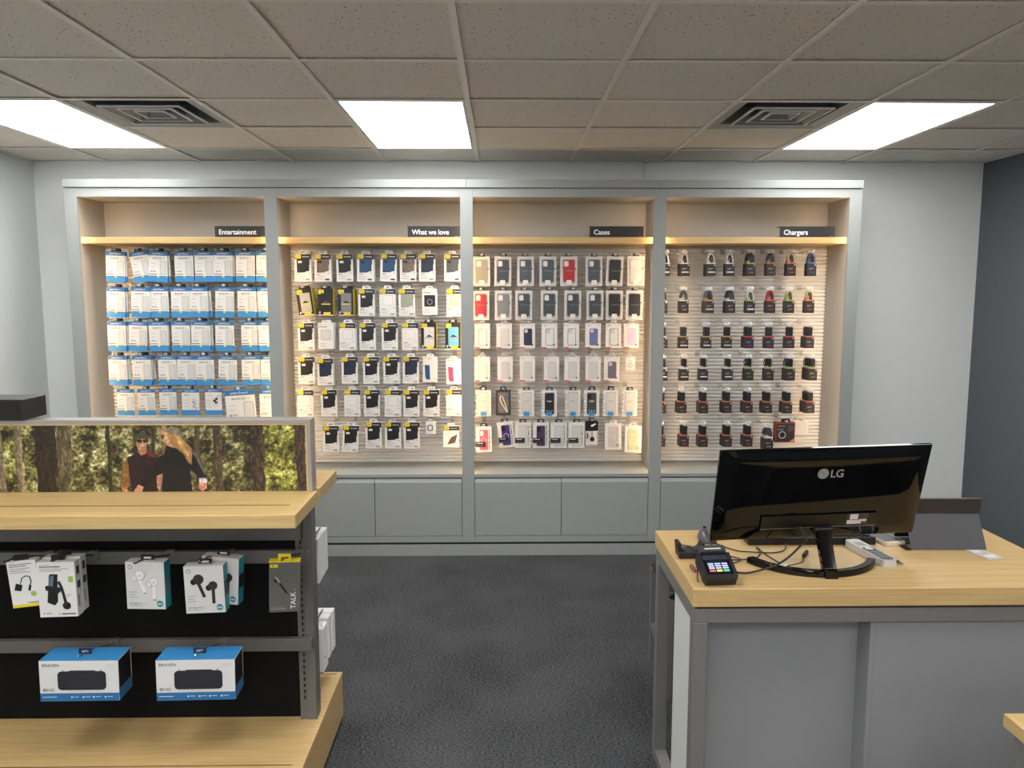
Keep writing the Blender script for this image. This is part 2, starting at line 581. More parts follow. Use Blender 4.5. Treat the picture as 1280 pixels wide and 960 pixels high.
# ================================================================== the wall of four display bays
YF = 4.95
YW = 5.318                      # plane behind the slats
J = [-2.627, -1.409, -0.206, 0.993, 2.211]
SW = 0.039
SIGNS = ['Entertainment', 'What we love', 'Cases', 'Chargers']
SIGN_X = [(-1.780, -1.462), (-0.578, -0.250), (0.565, 0.905), (1.767, 2.118)]
PITCH = 0.0245
bays = []
for i in range(4):
    a, b = J[i], J[i + 1]
    t = thing('display_bay', f'grey wall display bay with slatted back under the {SIGNS[i]} sign', 'display shelf', ((a + b) / 2, YF, 0), group='lit wall display bays')
    bays.append(t)
    lo = a - SW if i == 0 else a
    hi = b + SW if i == 3 else b
    obj('cornice', box(lo + .0008, hi - .0008, YF - .012, YB, 2.336, 2.384, GREY), t, bevel=.0015)
    obj('plinth', box(lo + .0005, hi - .0005, YF - .002, YF + .02, 0.0, 0.074, GREY), t)
    obj('gap_strip', box(lo, hi, YF + .004, YF + .02, .074, .090, SHADOWGAP), t)
    for x in ([a, b] if i == 3 else [a]):
        obj('stile', box(x - SW, x + SW, YF, YF + .018, .089, 2.333, GREY), t, bevel=.001)
    obj('top_rail', box(a + SW + .0006, b - SW - .0006, YF + .0005, YF + .018, 2.280, 2.333, GREY), t)
    obj('bottom_rail', box(a + SW + .0006, b - SW - .0006, YF + .0005, YF + .018, .089, .130, GREY), t)
    # carcass
    obj('side_panel', box(a if i else a - SW, a + .020, YF + .0185, YB - .002, .089, 2.333, GREYIN), t)
    obj('side_panel', box(b - .020, b if i < 3 else b + SW, YF + .0185, YB - .002, .089, 2.333, GREYIN), t)
    obj('top_panel', box(a + .0205, b - .0205, YF + .0185, YB - .002, 2.285, 2.333, GREYIN), t)
    obj('back_panel', box(a + .0205, b - .0205, YW, YB - .002, .10, 2.284, GREYIN), t)
    # ledge and doors
    obj('ledge', box(a + .0205, b - .0205, YF + .019, YW - .001, .518, .538, GREY), t)
    obj('ledge_lip', box(a + SW + .0006, b - SW - .0006, YF - .001, YF + .0185, .517, .5385, GREY), t, bevel=.001)
    obj('grip_channel', box(a + .0205, b - .0205, YF + .03, YF + .045, .10, .517, mat('grip_dark', (88, 90, 89), .5, vary=0)), t)
    mid = (a + b) / 2
    for x0, x1 in ((a + SW + .003, mid - .002), (mid + .002, b - SW - .003)):
        d = obj('door', box(x0, x1, YF - .0005, YF + .018, .132, .484, GREY), t, bevel=.001)
        obj('grip_edge', MB().xprism([(YF - .0005, .4845), (YF + .018, .4845), (YF + .018, .488), (YF + .012, .5085), (YF + .008, .5085)], x0, x1, mat('grip_light', (166, 169, 167), .35, vary=0)), d)
    # slatted back: 59 louvres, each under five pixels tall in the picture
    s = MB()
    n = 59
    x0, x1 = a + .021, b - .021
    prof = [(0.0, -.006), (.0035, -.015), (.011, -.018), (.0160, -.0150), (.0180, -.001), (PITCH, -.001)]
    pts = []
    for k in range(n):
        z = .5405 + k * PITCH
        pts += [(YW + p[1], z + p[0]) for p in prof]
    vs = [(x0, p[0], p[1]) for p in pts] + [(x1, p[0], p[1]) for p in pts]
    m = len(pts)
    s.add(vs, [(q, m + q, m + q + 1, q + 1) for q in range(m - 1)], SLATM)
    o = obj('slatted_back', s, t, kind='stuff')
    # timber shelf and its sign
    obj('timber_shelf', box(a + .0215, b - .0215, 5.008, YW - .001, 2.002, 2.041, WOODX), t, bevel=.002)
    for x0, x1 in ((a + .0205, a + .0295), (b - .0295, b - .0205)):
        obj('light_strip', box(x0, x1, YF + .0192, YF + .0235, .56, 2.27, LED_LIGHT), t)
    sx0, sx1 = SIGN_X[i]
    SB = mat('sign_black', (30, 30, 33), .45, vary=0)
    g = thing('shelf_sign', f'black shelf sign reading {SIGNS[i]} in white letters', 'sign', ((sx0 + sx1) / 2, 5.03, 2.0415), group='black category signs on the timber shelves')
    obj('sign_plate', MB().box(sx0, sx1, 5.020, 5.024, 2.0415, 2.109, SB).box(sx0, sx1, 5.024, 5.085, 2.106, 2.109, SB).box(sx0, sx1, 5.024, 5.085, 2.0415, 2.0445, SB), g)
    obj('lettering', MB().text(SIGNS[i], sx0 + .026, 2.058, .043, 5.0195, INKW, bold=.016, width={0: .232, 1: .232, 2: .10, 3: .152}[i]), g)
    obj('sign_mark', box(sx1 - .032, sx1 - .012, 5.0193, 5.0199, 2.046, 2.0475, INKG), g)

# ================================================================== packs on the hooks
# rows from top to bottom; each pack: (x, z of its top edge, tilt in degrees, packs behind it, kind, colour ...)
PACKS = {
 1: [
  [(-2.442,1.956,2,1), (-2.303,1.956,-8,0), (-2.172,1.956,2,1), (-2.016,1.956,0,0), (-1.887,1.957,0,0), (-1.766,1.957,1,1), (-1.625,1.957,1,0), (-1.493,1.957,1,0)],
  [(-2.454,1.73,2,1), (-2.295,1.731,2,0), (-2.181,1.731,0,0), (-2.047,1.731,0,1), (-1.931,1.731,0,1), (-1.762,1.731,2,0), (-1.621,1.731,1,1), (-1.468,1.731,0,0)],
  [(-2.466,1.513,1,1), (-2.324,1.513,3,0), (-2.195,1.513,0,1), (-2.053,1.513,1,0), (-1.923,1.513,2,1), (-1.771,1.513,1,0), (-1.611,1.513,1,0), (-1.483,1.513,0,0)],
  [(-2.472,1.292,1,1), (-2.319,1.292,0,2), (-2.154,1.292,0,0), (-2.031,1.292,1,0), (-1.912,1.291,0,0), (-1.763,1.291,2,0), (-1.617,1.291,0,0), (-1.481,1.291,0,0)],
  [(-2.429,1.076,1,0,'small'), (-2.296,1.076,0,0,'small'), (-2.163,1.076,0,0,'small'), (-2.01,1.076,1,0,'kit'), (-1.866,1.076,0,0,'cam'), (-1.695,1.067,-3,0,'big'), (-1.502,1.075,0,0,'bigslim')],
 ],
 2: [
  [(-1.257,1.941,0,0,'A','black'), (-1.133,1.941,0,1,'A','camo'), (-0.995,1.941,0,0,'A','black'), (-0.859,1.941,1,1,'A','blue'), (-0.709,1.942,2,1,'A','blue'), (-0.589,1.942,0,0,'A','camo'), (-0.466,1.942,0,1,'A','navy'), (-0.306,1.942,0,0,'A','slate')],
  [(-1.261,1.72,-7,2,'B','silver'), (-1.121,1.72,0,1,'B','black'), (-0.992,1.72,0,2,'B','grey'), (-0.86,1.72,0,1,'A','black'), (-0.722,1.72,0,0,'A','white'), (-0.599,1.72,0,0,'A','sage'), (-0.452,1.72,0,0,'C','black'), (-0.293,1.72,0,0,'A','beige')],
  [(-1.254,1.502,0,1,'A','black'), (-1.123,1.502,0,1,'C','clear'), (-0.984,1.502,0,1,'A','white'), (-0.858,1.502,0,0,'A','black'), (-0.714,1.502,0,0,'A','black'), (-0.583,1.502,0,1,'A','white'), (-0.461,1.502,0,1,'B','clear'), (-0.305,1.502,0,0,'B','sky')],
  [(-1.254,1.283,0,0,'A','black'), (-1.136,1.272,0,1,'A','navy'), (-0.978,1.282,0,0,'A','navy'), (-0.839,1.282,0,0,'A','black'), (-0.709,1.282,0,1,'A','black'), (-0.581,1.282,0,0,'A','navy'), (-0.454,1.282,1,0,'D','bluewallet'), (-0.304,1.269,0,0,'D','pinkwallet')],
  [(-1.268,1.067,0,0,'A','white'), (-1.118,1.067,0,0,'A','black'), (-0.967,1.067,0,0,'A','white'), (-0.838,1.067,0,0,'A','black'), (-0.701,1.066,1,1,'A','white'), (-0.579,1.066,0,0,'A','black'), (-0.451,1.066,0,1,'A','black'), (-0.303,1.066,0,0,'A','white')],
  [(-1.111,0.829,0,0,'A','black'), (-0.979,0.831,3,0,'A','black'), (-0.832,0.853,0,0,'A','black'), (-0.705,0.852,0,0,'A','black'), (-0.582,0.852,0,0,'A','black'), (-0.456,0.855,0,0,'E','white'), (-0.323,0.826,0,0,'J','brown')],
 ],
 3: [
  [(-0.118,1.924,0,0,'F','olive'), (0.02,1.925,1,1,'F','charcoal'), (0.164,1.925,0,0,'F','slate'), (0.308,1.925,0,0,'F','slate'), (0.442,1.925,0,0,'F','red'), (0.605,1.925,0,0,'F','slate'), (0.742,1.925,2,1,'F','black'), (0.873,1.926,0,0,'F','clear')],
  [(-0.123,1.707,0,0,'F','red'), (0.02,1.708,0,0,'F','grey'), (0.154,1.708,0,0,'F','charcoal'), (0.318,1.708,0,0,'F','charcoal'), (0.471,1.708,0,1,'F','charcoal'), (0.613,1.708,0,0,'F','charcoal'), (0.74,1.708,0,1,'F','black'), (0.869,1.708,0,0,'F','black')],
  [(-0.115,1.496,0,0,'G','outline'), (0.027,1.496,0,0,'G','clear'), (0.177,1.496,0,0,'G','navy'), (0.319,1.496,0,1,'G','outline'), (0.463,1.496,0,1,'G','outline'), (0.605,1.496,0,1,'G','periwinkle'), (0.735,1.496,0,0,'G','outline'), (0.854,1.496,0,0,'G','lilac')],
  [(-0.116,1.281,0,1,'G','clear'), (0.032,1.281,0,0,'G','clear'), (0.177,1.281,0,0,'G','clear'), (0.335,1.281,0,0,'G','clear'), (0.468,1.28,0,1,'G','clear'), (0.606,1.28,0,1,'G','clear'), (0.728,1.28,0,1,'G','mauve'), (0.848,1.28,0,0,'R','white')],
  [(-0.111,1.061,0,0,'H','clear'), (0.019,1.061,0,0,'W','black'), (0.171,1.061,0,0,'H','clear'), (0.321,1.061,0,0,'H','black'), (0.475,1.061,0,0,'H','clear'), (0.598,1.06,0,1,'H','charcoal'), (0.724,1.06,0,1,'H','clear'), (0.847,1.06,0,0,'H','clear')],
  [(-0.109,0.822,0,0,'I','pink'), (0.028,0.852,-7,0,'I','purple'), (0.148,0.849,0,0,'I','clear'), (0.266,0.848,0,0,'I','plum'), (0.384,0.848,0,0,'I','clear'), (0.501,0.848,0,0,'I','clear'), (0.604,0.853,0,0,'P','black'), (0.745,0.84,0,0,'S','glitter'), (0.875,0.824,0,0,'S','gold')],
 ],
 4: [
  [(1.066,1.948,0,1,'K','cablewhite','white'), (1.192,1.948,0,2,'K','cablewhite','white'), (1.362,1.948,0,2,'K','cablewhite','white'), (1.482,1.948,0,1,'K','cablewhite','white'), (1.621,1.948,0,2,'K','cableblack','green'), (1.75,1.949,0,1,'K','cableblack','orange'), (1.879,1.949,0,1,'K','cablegold','orange'), (2.013,1.949,0,1,'K','cableblue','blue')],
  [(1.054,1.709,0,1,'K','cableblack','white'), (1.189,1.71,0,1,'K','cableblack','white'), (1.354,1.71,0,2,'K','cablegrey','gold'), (1.496,1.71,0,2,'K','cableblack','white'), (1.622,1.71,0,1,'K','cablewhite','green'), (1.755,1.71,0,1,'K','cablered','red'), (1.879,1.71,0,1,'K','cablegold','green'), (2.01,1.71,0,1,'K','cablegold','orange')],
  [(1.059,1.482,0,1,'K','plug','white'), (1.193,1.482,0,1,'K','plug','gold'), (1.344,1.482,0,1,'K','plug','gold'), (1.481,1.482,0,1,'K','plug','gold'), (1.621,1.481,0,2,'K','plugbig','red'), (1.752,1.481,0,1,'K','plugbig','red'), (1.89,1.481,0,1,'K','plugbig','red'), (2.021,1.481,0,2,'K','plugbig','orange')],
  [(1.064,1.27,0,1,'K','brick','white'), (1.202,1.27,0,1,'K','brick','white'), (1.332,1.27,0,1,'K','brick','white'), (1.491,1.27,0,1,'K','brick','white'), (1.63,1.27,0,1,'K','brickcord','green'), (1.76,1.27,0,1,'K','brickcord','green'), (1.9,1.269,0,2,'K','brickcord','green'), (2.047,1.269,0,3,'K','brickcord','green')],
  [(1.061,1.053,0,1,'K','plug','orange'), (1.197,1.053,0,2,'K','plug','orange'), (1.337,1.053,0,2,'K','plug','orange'), (1.494,1.053,0,2,'K','plug','orange'), (1.631,1.053,0,2,'K','plug','orange'), (1.761,1.052,0,2,'K','plug','orange'), (1.89,1.052,0,2,'K','plug','orange'), (2.04,1.052,0,3,'K','plug','orange')],
  [(1.06,0.83,0,1,'K','plug','orange'), (1.217,0.83,0,2,'K','plug','orange'), (1.341,0.829,0,2,'K','plug','orange'), (1.502,0.829,0,2,'K','plug','orange'), (1.64,0.829,0,2,'K','plug','orange'), (1.774,0.807,0,2,'K','cableblack','white'), (1.885,0.842,0,0,'X','orange'), (2.021,0.834,0,0,'V','white')],
 ],
}

CASE = {'black': (34, 33, 35), 'camo': (112, 98, 88), 'blue': (34, 70, 104), 'navy': (38, 44, 66), 'slate': (72, 77, 82), 'white': (226, 225, 220),
        'sage': (150, 156, 140), 'beige': (200, 190, 166), 'clear': (204, 203, 198), 'silver': (176, 172, 160), 'grey': (120, 122, 126), 'sky': (110, 176, 206),
        'bluewallet': (40, 78, 126), 'pinkwallet': (222, 74, 112), 'brown': (92, 66, 62), 'olive': (150, 146, 128), 'charcoal': (62, 66, 72), 'red': (168, 38, 48),
        'outline': (220, 219, 215), 'periwinkle': (98, 110, 158), 'lilac': (214, 182, 214), 'mauve': (106, 98, 112), 'pink': (206, 96, 124), 'purple': (74, 48, 122),
        'plum': (78, 50, 84), 'glitter': (196, 186, 186), 'gold': (208, 196, 160)}


def case_mat(c):
    k = 'case_' + c
    if k in MATS:
        return MATS[k]
    if c in ('camo', 'glitter', 'gold'):
        return mat(k, CASE[c], .45, vary=.45 if c == 'camo' else .25, scale=120)
    return mat(k, CASE[c], .38, vary=.02)


CASENAME = {'bluewallet': 'blue', 'pinkwallet': 'pink', 'outline': 'clear black-edged', 'sky': 'pale blue', 'slate': 'slate grey', 'charcoal': 'charcoal', 'camo': 'camouflage'}
CACHE = {}
E0 = -0.0004      # print sits a hair proud of the card it is on


def tab(w, m, h=.022, hole=True):
    b = MB()
    p = [(-w, 0), (w, 0), (w * .8, h), (-w * .8, h)]
    b.prism(p, .004, .0055, m)
    if hole:
        b.rr(-w * .45, w * .45, h * .35, h * .68, h * .12, .0037, mat('hole_shadow', (70, 70, 70), .7, vary=0))
    return b


def lines(b, x, z, n, w, dz, m=INKG, t=.0022):
    for k in range(n):
        b.rect(x, x + w * (1 - .25 * (k % 2)), z - k * dz - t, z - k * dz, E0, m)


def phone(w, h, r, t, m, cam=True, y=-.001, camcol=None):
    b = MB()
    b.prism(rr_pts(-w / 2, w / 2, -h, 0, r, 3), y, y + t, m)
    if cam:
        b.rr(-w / 2 + w * .08, -w / 2 + w * .46, -h * .30, -h * .06, w * .08, y - .0003, camcol or CARDG)
        if cam == 'ring':
            pass
    return b


def make_pack(key):
    """(name, description, category, height, [(part name, mesh, (x, y, z))]) for one kind of pack; the first mesh is the card or box."""
    if key in CACHE:
        return CACHE[key]
    k, c = key[0], key[1] if len(key) > 1 else None
    acc = key[2] if len(key) > 2 else None
    P = []
    b = MB()
    if k in ('screen', 'small', 'big', 'bigslim', 'kit', 'cam'):
        w, h = {'screen': (.118, .192), 'small': (.108, .172), 'kit': (.110, .172), 'cam': (.106, .172), 'big': (.190, .250), 'bigslim': (.134, .250)}[k]
        b.box(-w / 2, w / 2, 0, .010, -h, 0, CARD)
        b.rect(-w / 2, w / 2, -h * .135, 0, E0, BLUED)
        b.rect(-w / 2, w / 2, -h, -h * .82, E0, BLUE)
        b.box(-w / 2 - .0004, -w / 2 + .001, .0002, .0098, -h * .135, -.0001, BLUED)
        b.box(w / 2 - .001, w / 2 + .0004, .0002, .0098, -h * .135, -.0001, BLUED)
        b.box(-w / 2 - .0004, -w / 2 + .001, .0002, .0098, -h, -h * .82, BLUE)
        b.box(w / 2 - .001, w / 2 + .0004, .0002, .0098, -h, -h * .82, BLUE)
        z = -h * .068
        b.text('gadget', -w * .06, z - h * .022, h * .062, E0 * 2, INKW, bold=.01, align='RIGHT', width=w * .26)
        b.ring(0, z, h * .020, h * .030, E0 * 2, INKW, 12)
        b.text('guard', w * .06, z - h * .022, h * .062, E0 * 2, INKW, bold=.01, width=w * .22)
        desc = 'blue and white screen protector pack'
        if k in ('screen', 'small', 'big', 'bigslim'):
            b.text('BLACK ICE', -w * .05, -h * .245, h * .065, E0, INKD, bold=.02, align='CENTER', width=w * .46)
            b.rect(w * .24, w * .36, -h * .25, -h * .205, E0, LIME)
            lines(b, -w * .38, -h * .40, 3, w * .24, h * .11)
            b.disc(-w * .36, -h * .66, w * .03, E0, INKD, 8)
            b.rect(-w * .30, -w * .12, -h * .675, -h * .65, E0, INKG)
            b.rect(-w * .5, -w * .06, -h * .762, -h * .738, E0, BROWNINK)
            b.rect(-w * .46, w * .46, -h * .825, -h * .805, E0, INKD)
            b.rect(-w * .06, w * .06, -h * .855, -h * .79, E0 * 2, LIME)
            if k.startswith('big'):
                desc = 'large blue and white screen protector pack'
            g = MB().prism(rr_pts(0, w * .34, -h * .47, 0, w * .05, 3), -.0012, .0002, mat('glass_sheet', (206, 207, 206), .2, vary=0))
            g.outline(0, w * .34, -h * .47, 0, w * .05, w * .02, -.0015, INKG)
            g.text('|', w * .17, -h * .2, .001, -.0014, INKG)
            P.append(('glass_sheet', g.mesh('glass_sheet'), (w * .10, 0, -h * .30)))
        elif k == 'kit':
            desc = 'blue and white cable kit pack'
            b.text('BLACK', -w * .2, -h * .25, h * .06, E0, INKD, bold=.02, align='CENTER', width=w * .3)
            lines(b, -w * .38, -h * .42, 3, w * .3, h * .12)
            b.ring(w * .2, -h * .45, w * .07, w * .09, E0, BLUED, 12)
            P.append(('cable', MB().tube([(w * .12, -.002, -h * .5), (w * .3, -.003, -h * .55), (w * .14, -.003, -h * .66), (w * .36, -.002, -h * .74)], .0018, mat('blue_cord', (60, 70, 130), .5, vary=0)).mesh('cable'), (0, 0, 0)))
            b.rect(-w * .46, w * .46, -h * .825, -h * .805, E0, INKD)
        else:
            desc = 'blue and white lens cleaning kit pack'
            lines(b, -w * .4, -h * .25, 1, w * .34, h * .1)
            lines(b, -w * .4, -h * .45, 3, w * .28, h * .12)
            mb = MB()
            for q, (dx, dz) in enumerate(((0, 0), (.013, .012), (-.004, .016), (.010, -.012))):
                mb.prism(rr_pts(dx - .008, dx + .008, dz - .006, dz + .006, .003, 2), -.003, 0, BLACK if q != 2 else CARDG)
            mb.tube([(.012, -.002, .012), (.02, -.003, .03), (.036, -.002, .034)], .0012, BLACK)
            P.append(('lens_kit', mb.mesh('lens_kit'), (w * .06, 0, -h * .46)))
        P.append(('hang_tab', tab(w * .24 if not k.startswith('big') else w * .18, BLUED if k.startswith('big') else BLACK, .020).mesh('hang_tab'), (0, 0, 0)))
        cat = 'screen protector' if k in ('screen', 'small', 'big', 'bigslim') else 'accessory pack'
        name = 'screen_protector_pack' if cat == 'screen protector' else 'accessory_pack'
    elif k in ('A', 'J'):
        w, h = .105, .176
        if k == 'J':
            h = .142
        b.box(-w / 2, w / 2, 0, .020, -h, 0, CARD)
        b.rect(-w / 2 + .003, w / 2, -h * .20, -.002, E0, mat('header_black', (34, 34, 36), .4, vary=0))
        b.rr(-w * .44, -w * .10, -h * .17, -h * .025, .007, E0 * 2, YELLOW)
        b.outline(-w * .36, -w * .18, -h * .13, -h * .065, .004, .002, E0 * 3, mat('badge_ink', (150, 120, 24), .5, vary=0))
        b.text('Symmetry' if c in ('white', 'black', 'sage', 'beige') else 'Commuter', -w * .02, -h * .12, h * .062, E0 * 2, INKW, bold=.015, width=w * .42)
        desc = f'boxed {CASENAME.get(c, c)} phone case'
        if k == 'A':
            m = case_mat(c)
            q = [(-w * .36, -h * .19), (-w * .36, -h * .68), (w * .10, -h * .665), (w * .20, -h * .63), (w * .37, -h * .615), (w * .37, -h * .40), (w * .41, -h * .36), (w * .41, -h * .22), (w * .37, -h * .19)]
            ph = MB().prism(q, -.0018, .0002, m)
            if c in ('white', 'clear', 'sage', 'beige'):
                ph.outline(-w * .30, w * .32, -h * .60, -h * .24, .006, .0018, -.0021, INKG)
            else:
                ph.rr(-w * .28, -w * .05, -h * .33, -h * .25, .004, -.0021, CARD if c == 'black' else mat('cam_dark', (26, 26, 30), .3, vary=0))
            P.append(('phone_case', ph.mesh('phone_case'), (0, 0, 0)))
            lines(b, -w * .40, -h * .73, 1, w * .26, .01, INKD, .0035)
            lines(b, -w * .40, -h * .80, 3, w * .5, h * .05)
            b.rr(w * .14, w * .40, -h * .95, -h * .89, .003, E0, INKD if c in ('blue', 'camo', 'slate') else INKG)
            b.disc(w * .36, -h * .69, .003, E0, INKD, 8)
        else:
            desc = 'box with a brown wallet case picture'
            P.append(('phone_case', MB().prism([(-w * .24, -h * .86), (w * .26, -h * .78), (w * .40, -h * .38), (-.0, -h * .52)], -.0018, .0002, case_mat(c)).mesh('phone_case'), (0, 0, 0)))
            lines(b, -w * .40, -h * .32, 2, w * .4, h * .07)
        P.append(('hang_tab', tab(w * .26, CARD, .020).mesh('hang_tab'), (0, 0, 0)))
        name, cat = 'phone_case_box', 'phone case'
    elif k == 'B':
        w, h = .100, .172
        HB = mat('rugged_black', (30, 28, 27), .4, vary=0)
        b.box(-w / 2, w / 2 - .0012, 0, .024, -h, 0, HB)
        b.box(w / 2 - .0012, w / 2, .001, .0238, -h, 0, YELLOW)
        b.rr(-w * .46, -w * .10, -h * .20, -h * .03, .007, E0, YELLOW)
        b.outline(-w * .38, -w * .18, -h * .15, -h * .08, .004, .002, E0 * 2, mat('badge_ink', (150, 120, 24), .5, vary=0))
        ph = MB().prism(rr_pts(-w * .30, w * .36, -h * .90, -h * .16, .006), -.0016, .0002, case_mat(c))
        ph.poly([(-w * .18, -h * .53), (w * .02, -h * .44), (w * .12, -h * .48), (w * .28, -h * .53)], -.0019, HB if c != 'black' else mat('dim_grey', (76, 74, 70), .5, vary=0))
        ph.rect(-w * .26, w * .30, -h * .585, -h * .55, -.0019, YELLOW if c in ('silver', 'black', 'grey') else INKG)
        P.append(('phone_case', ph.mesh('phone_case'), (0, 0, 0)))
        b.rect(-w * .5, w * .46, -h, -h * .965, E0, CARD)
        b.rr(-w * .42, -w * .34, -h * .93, -h * .84, .003, E0, CARD)
        P.append(('tag', MB().box(-w * .14, w * .30, -.004, -.002, -h * .98, -h * .87, YELLOW).mesh('tag'), (0, 0, 0)))
        P.append(('hang_tab', tab(w * .30, BLACK, .018).mesh('hang_tab'), (0, 0, 0)))
        name, cat, desc = 'phone_case_box', 'phone case', f'rugged boxed {CASENAME.get(c, c)} phone case'
    elif k in ('C', 'D', 'E', 'R', 'V'):
        w, h = {'C': (.098, .168), 'D': (.096, .166), 'E': (.066, .082), 'R': (.062, .086), 'V': (.104, .092)}[k]
        b.box(-w / 2, w / 2, 0, .018 if k != 'V' else .002, -h, 0, CARD)
        if k == 'C':
            b.rect(-w * .42, -w * .22, -h * .09, -h * .04, E0, LIME)
            lines(b, -w * .42, -h * .14, 1, w * .5, .01, INKD, .004)
            ph = MB().prism(rr_pts(-w * .36, w * .36, -h * .68, -h * .24, .006), -.0016, .0002, case_mat(c))
            if c == 'black':
                ph.ring(0, -h * .50, .014, .018, -.0019, INKG, 18)
            else:
                ph.outline(-w * .28, w * .28, -h * .62, -h * .29, .005, .0018, -.0019, INKG)
            P.append(('phone_case', ph.mesh('phone_case'), (0, 0, 0)))
            lines(b, -w * .38, -h * .78, 3, w * .4, h * .06)
            desc = f'white headed boxed {CASENAME.get(c, c)} phone case'
            name, cat = 'phone_case_box', 'phone case'
        elif k == 'D':
            b.rr(-w * .42, -w * .22, -h * .09, -h * .04, .002, E0, YELLOW)
            lines(b, -w * .16, -h * .05, 2, w * .3, h * .04)
            P.append(('wallet', MB().prism([(-w * .36, -h * .32), (-w * .04, -h * .34), (0, -h * .90), (-w * .26, -h * .88), (-w * .32, -h * .80)], -.0022, .0002, case_mat(c)).mesh('wallet'), (0, 0, 0)))
            b.disc(w * .3, -h * .86, .0035, E0, INKG, 8)
            desc = f'white box with a {CASENAME[c]} card wallet'
            name, cat = 'wallet_box', 'phone wallet'
        elif k == 'E':
            P.append(('charging_case', MB().prism(rr_pts(-.022, .014, -.062, -.02, .010), -.004, .0002, mat('pale_grey_case', (120, 122, 124), .5, vary=0)).prism(rr_pts(-.014, .006, -.054, -.028, .006), -.005, -.0039, CARD).mesh('charging_case'), (0, 0, 0)))
            desc, name, cat = 'small white earbud case box', 'earbud_case_box', 'earbud case'
        elif k == 'R':
            r = MB().ring(0, -h * .65, .011, .014, -.0008, mat('ring_ink', (90, 50, 60), .4, vary=0), 18).ring(.002, -h * .34, .006, .0085, -.0008, INKG, 14)
            P.append(('grip_ring', r.mesh('grip_ring'), (0, 0, 0)))
            lines(b, -w * .36, -h * .08, 1, w * .3, .01)
            desc, name, cat = 'small white card with a phone grip ring', 'grip_ring_card', 'phone ring'
        else:
            b.disc(w * .26, -h * .36, .003, E0, INKG, 8)
            lines(b, -w * .3, -h * .3, 2, w * .2, h * .16, CARDG)
            desc, name, cat = 'blank white card on an empty hook', 'hook_card', 'card'
        P.append(('hang_tab', tab(w * .26, CARD if k in 'CD' else FROST, .018).mesh('hang_tab'), (0, 0, 0)))
    elif k == 'F':
        w, h = .108, .188
        b.box(-w / 2, w / 2, 0, .022, -h, 0, CARDG)
        b.rr(-w * .40, w * .40, -h * .93, -h * .08, .010, E0, mat('window_well', (176, 175, 173), .5, vary=0))
        m = case_mat(c)
        ph = phone(w * .68, h * .76, .010, .004, m, True, -.004, mat('cam_plate', (214, 212, 208), .4, vary=0) if c != 'black' else mat('cam_dark', (26, 26, 30), .3, vary=0))
        ph.disc(-w * .38, -h * .28, .005, -.0046, INKG, 10).disc(w * .38, -h * .30, .005, -.0046, INKD, 10)
        ph.rect(-w * .2, w * .28, -h * .385, -h * .375, -.0044, INKG)
        P.append(('phone_case', ph.mesh('phone_case'), (0, 0, -h * .11)))
        P.append(('tag', MB().prism(rr_pts(-.017, .017, -.030, 0, .005), -.0062, -.0045, CARD).mesh('tag'), (0, 0, -h * .80)))
        P.append(('hang_tab', tab(w * .20, BLACK, .020).mesh('hang_tab'), (0, 0, 0)))
        name, cat, desc = 'phone_case_box', 'phone case', f'grey boxed {CASENAME.get(c, c)} phone case'
    elif k == 'G':
        w, h = .100, .160
        b.box(-w / 2, w / 2, 0, .020, -h, 0, mat('warm_white_card', (226, 220, 216), .42, vary=.01))
        b.box(w / 2 - .0003, w / 2 + .0005, .008, .0195, -h, -.001, RED)
        lines(b, -w * .40, -h * .05, 2, w * .24, h * .035)
        b.disc(w * .38, -h * .06, .0035, E0, INKG, 8)
        b.rect(-w * .48, -w * .16, -h, -h * .955, E0, RED)
        m = case_mat(c)
        ph = MB().prism(rr_pts(-w * .24, w * .30, -h * .88, -h * .20, .010), -.0025, .0002, m)
        if c in ('outline', 'clear'):
            ph.outline(-w * .24, w * .30, -h * .88, -h * .20, .010, .0026 if c == 'outline' else .0014, -.0029, INKD if c == 'outline' else INKG)
        if c != 'clear':
            ph.rr(-w * .20, w * .03, -h * .38, -h * .225, .006, -.0029, CARDG)
            ph.outline(-w * .20, w * .03, -h * .38, -h * .225, .006, .0014, -.0032, INKD if c == 'outline' else m)
        P.append(('phone_case', ph.mesh('phone_case'), (0, 0, 0)))
        b.disc(w * .30, -h * .86, .0055, -.0033, INKD, 10)
        tb = MB()
        tb.tube([(-w * .24, .004, 0), (-w * .10, .004, .024), (w * .10, .004, .024), (w * .24, .004, 0)], .0028, CARDG, 5)
        P.append(('hang_loop', tb.mesh('hang_loop'), (0, 0, 0)))
        name, cat, desc = 'phone_case_box', 'phone case', f'slim white boxed {CASENAME.get(c, c)} phone case'
    elif k in ('H', 'W', 'I', 'S', 'P'):
        w, h = {'H': (.100, .172), 'W': (.098, .166), 'I': (.104, .170), 'S': (.108, .176), 'P': (.084, .160)}[k]
        face = {'W': mat('charcoal_card', (58, 55, 54), .45, vary=.02), 'P': CARD}.get(k, CARD)
        b.box(-w / 2, w / 2, 0, .022, -h, 0, face)
        if k == 'H':
            b.rr(-w * .32, w * .34, -h * .93, -h * .07, .008, E0, mat('window_well', (176, 175, 173), .5, vary=0))
            ph = phone(w * .60, h * .80, .008, .003, case_mat(c), c == 'charcoal', -.0032, mat('cam_dark', (26, 26, 30), .3, vary=0))
            lines_m = INKW if c in ('black', 'charcoal') else INKG
            ph.rect(-w * .18, w * .18, -h * .31, -h * .295, -.0036, lines_m).rect(-w * .12, w * .12, -h * .345, -h * .33, -.0036, lines_m)
            for q in (-1, 0, 1):
                ph.disc(q * w * .17, -h * .68, .0035, -.0036, lines_m, 8)
            P.append(('phone_case', ph.mesh('phone_case'), (w * .01, 0, -h * .10)))
            P.append(('tag', MB().prism(rr_pts(-.019, .019, -.026, 0, .004), -.0052, -.0038, BLUE).mesh('tag'), (0, 0, -h * .82)))
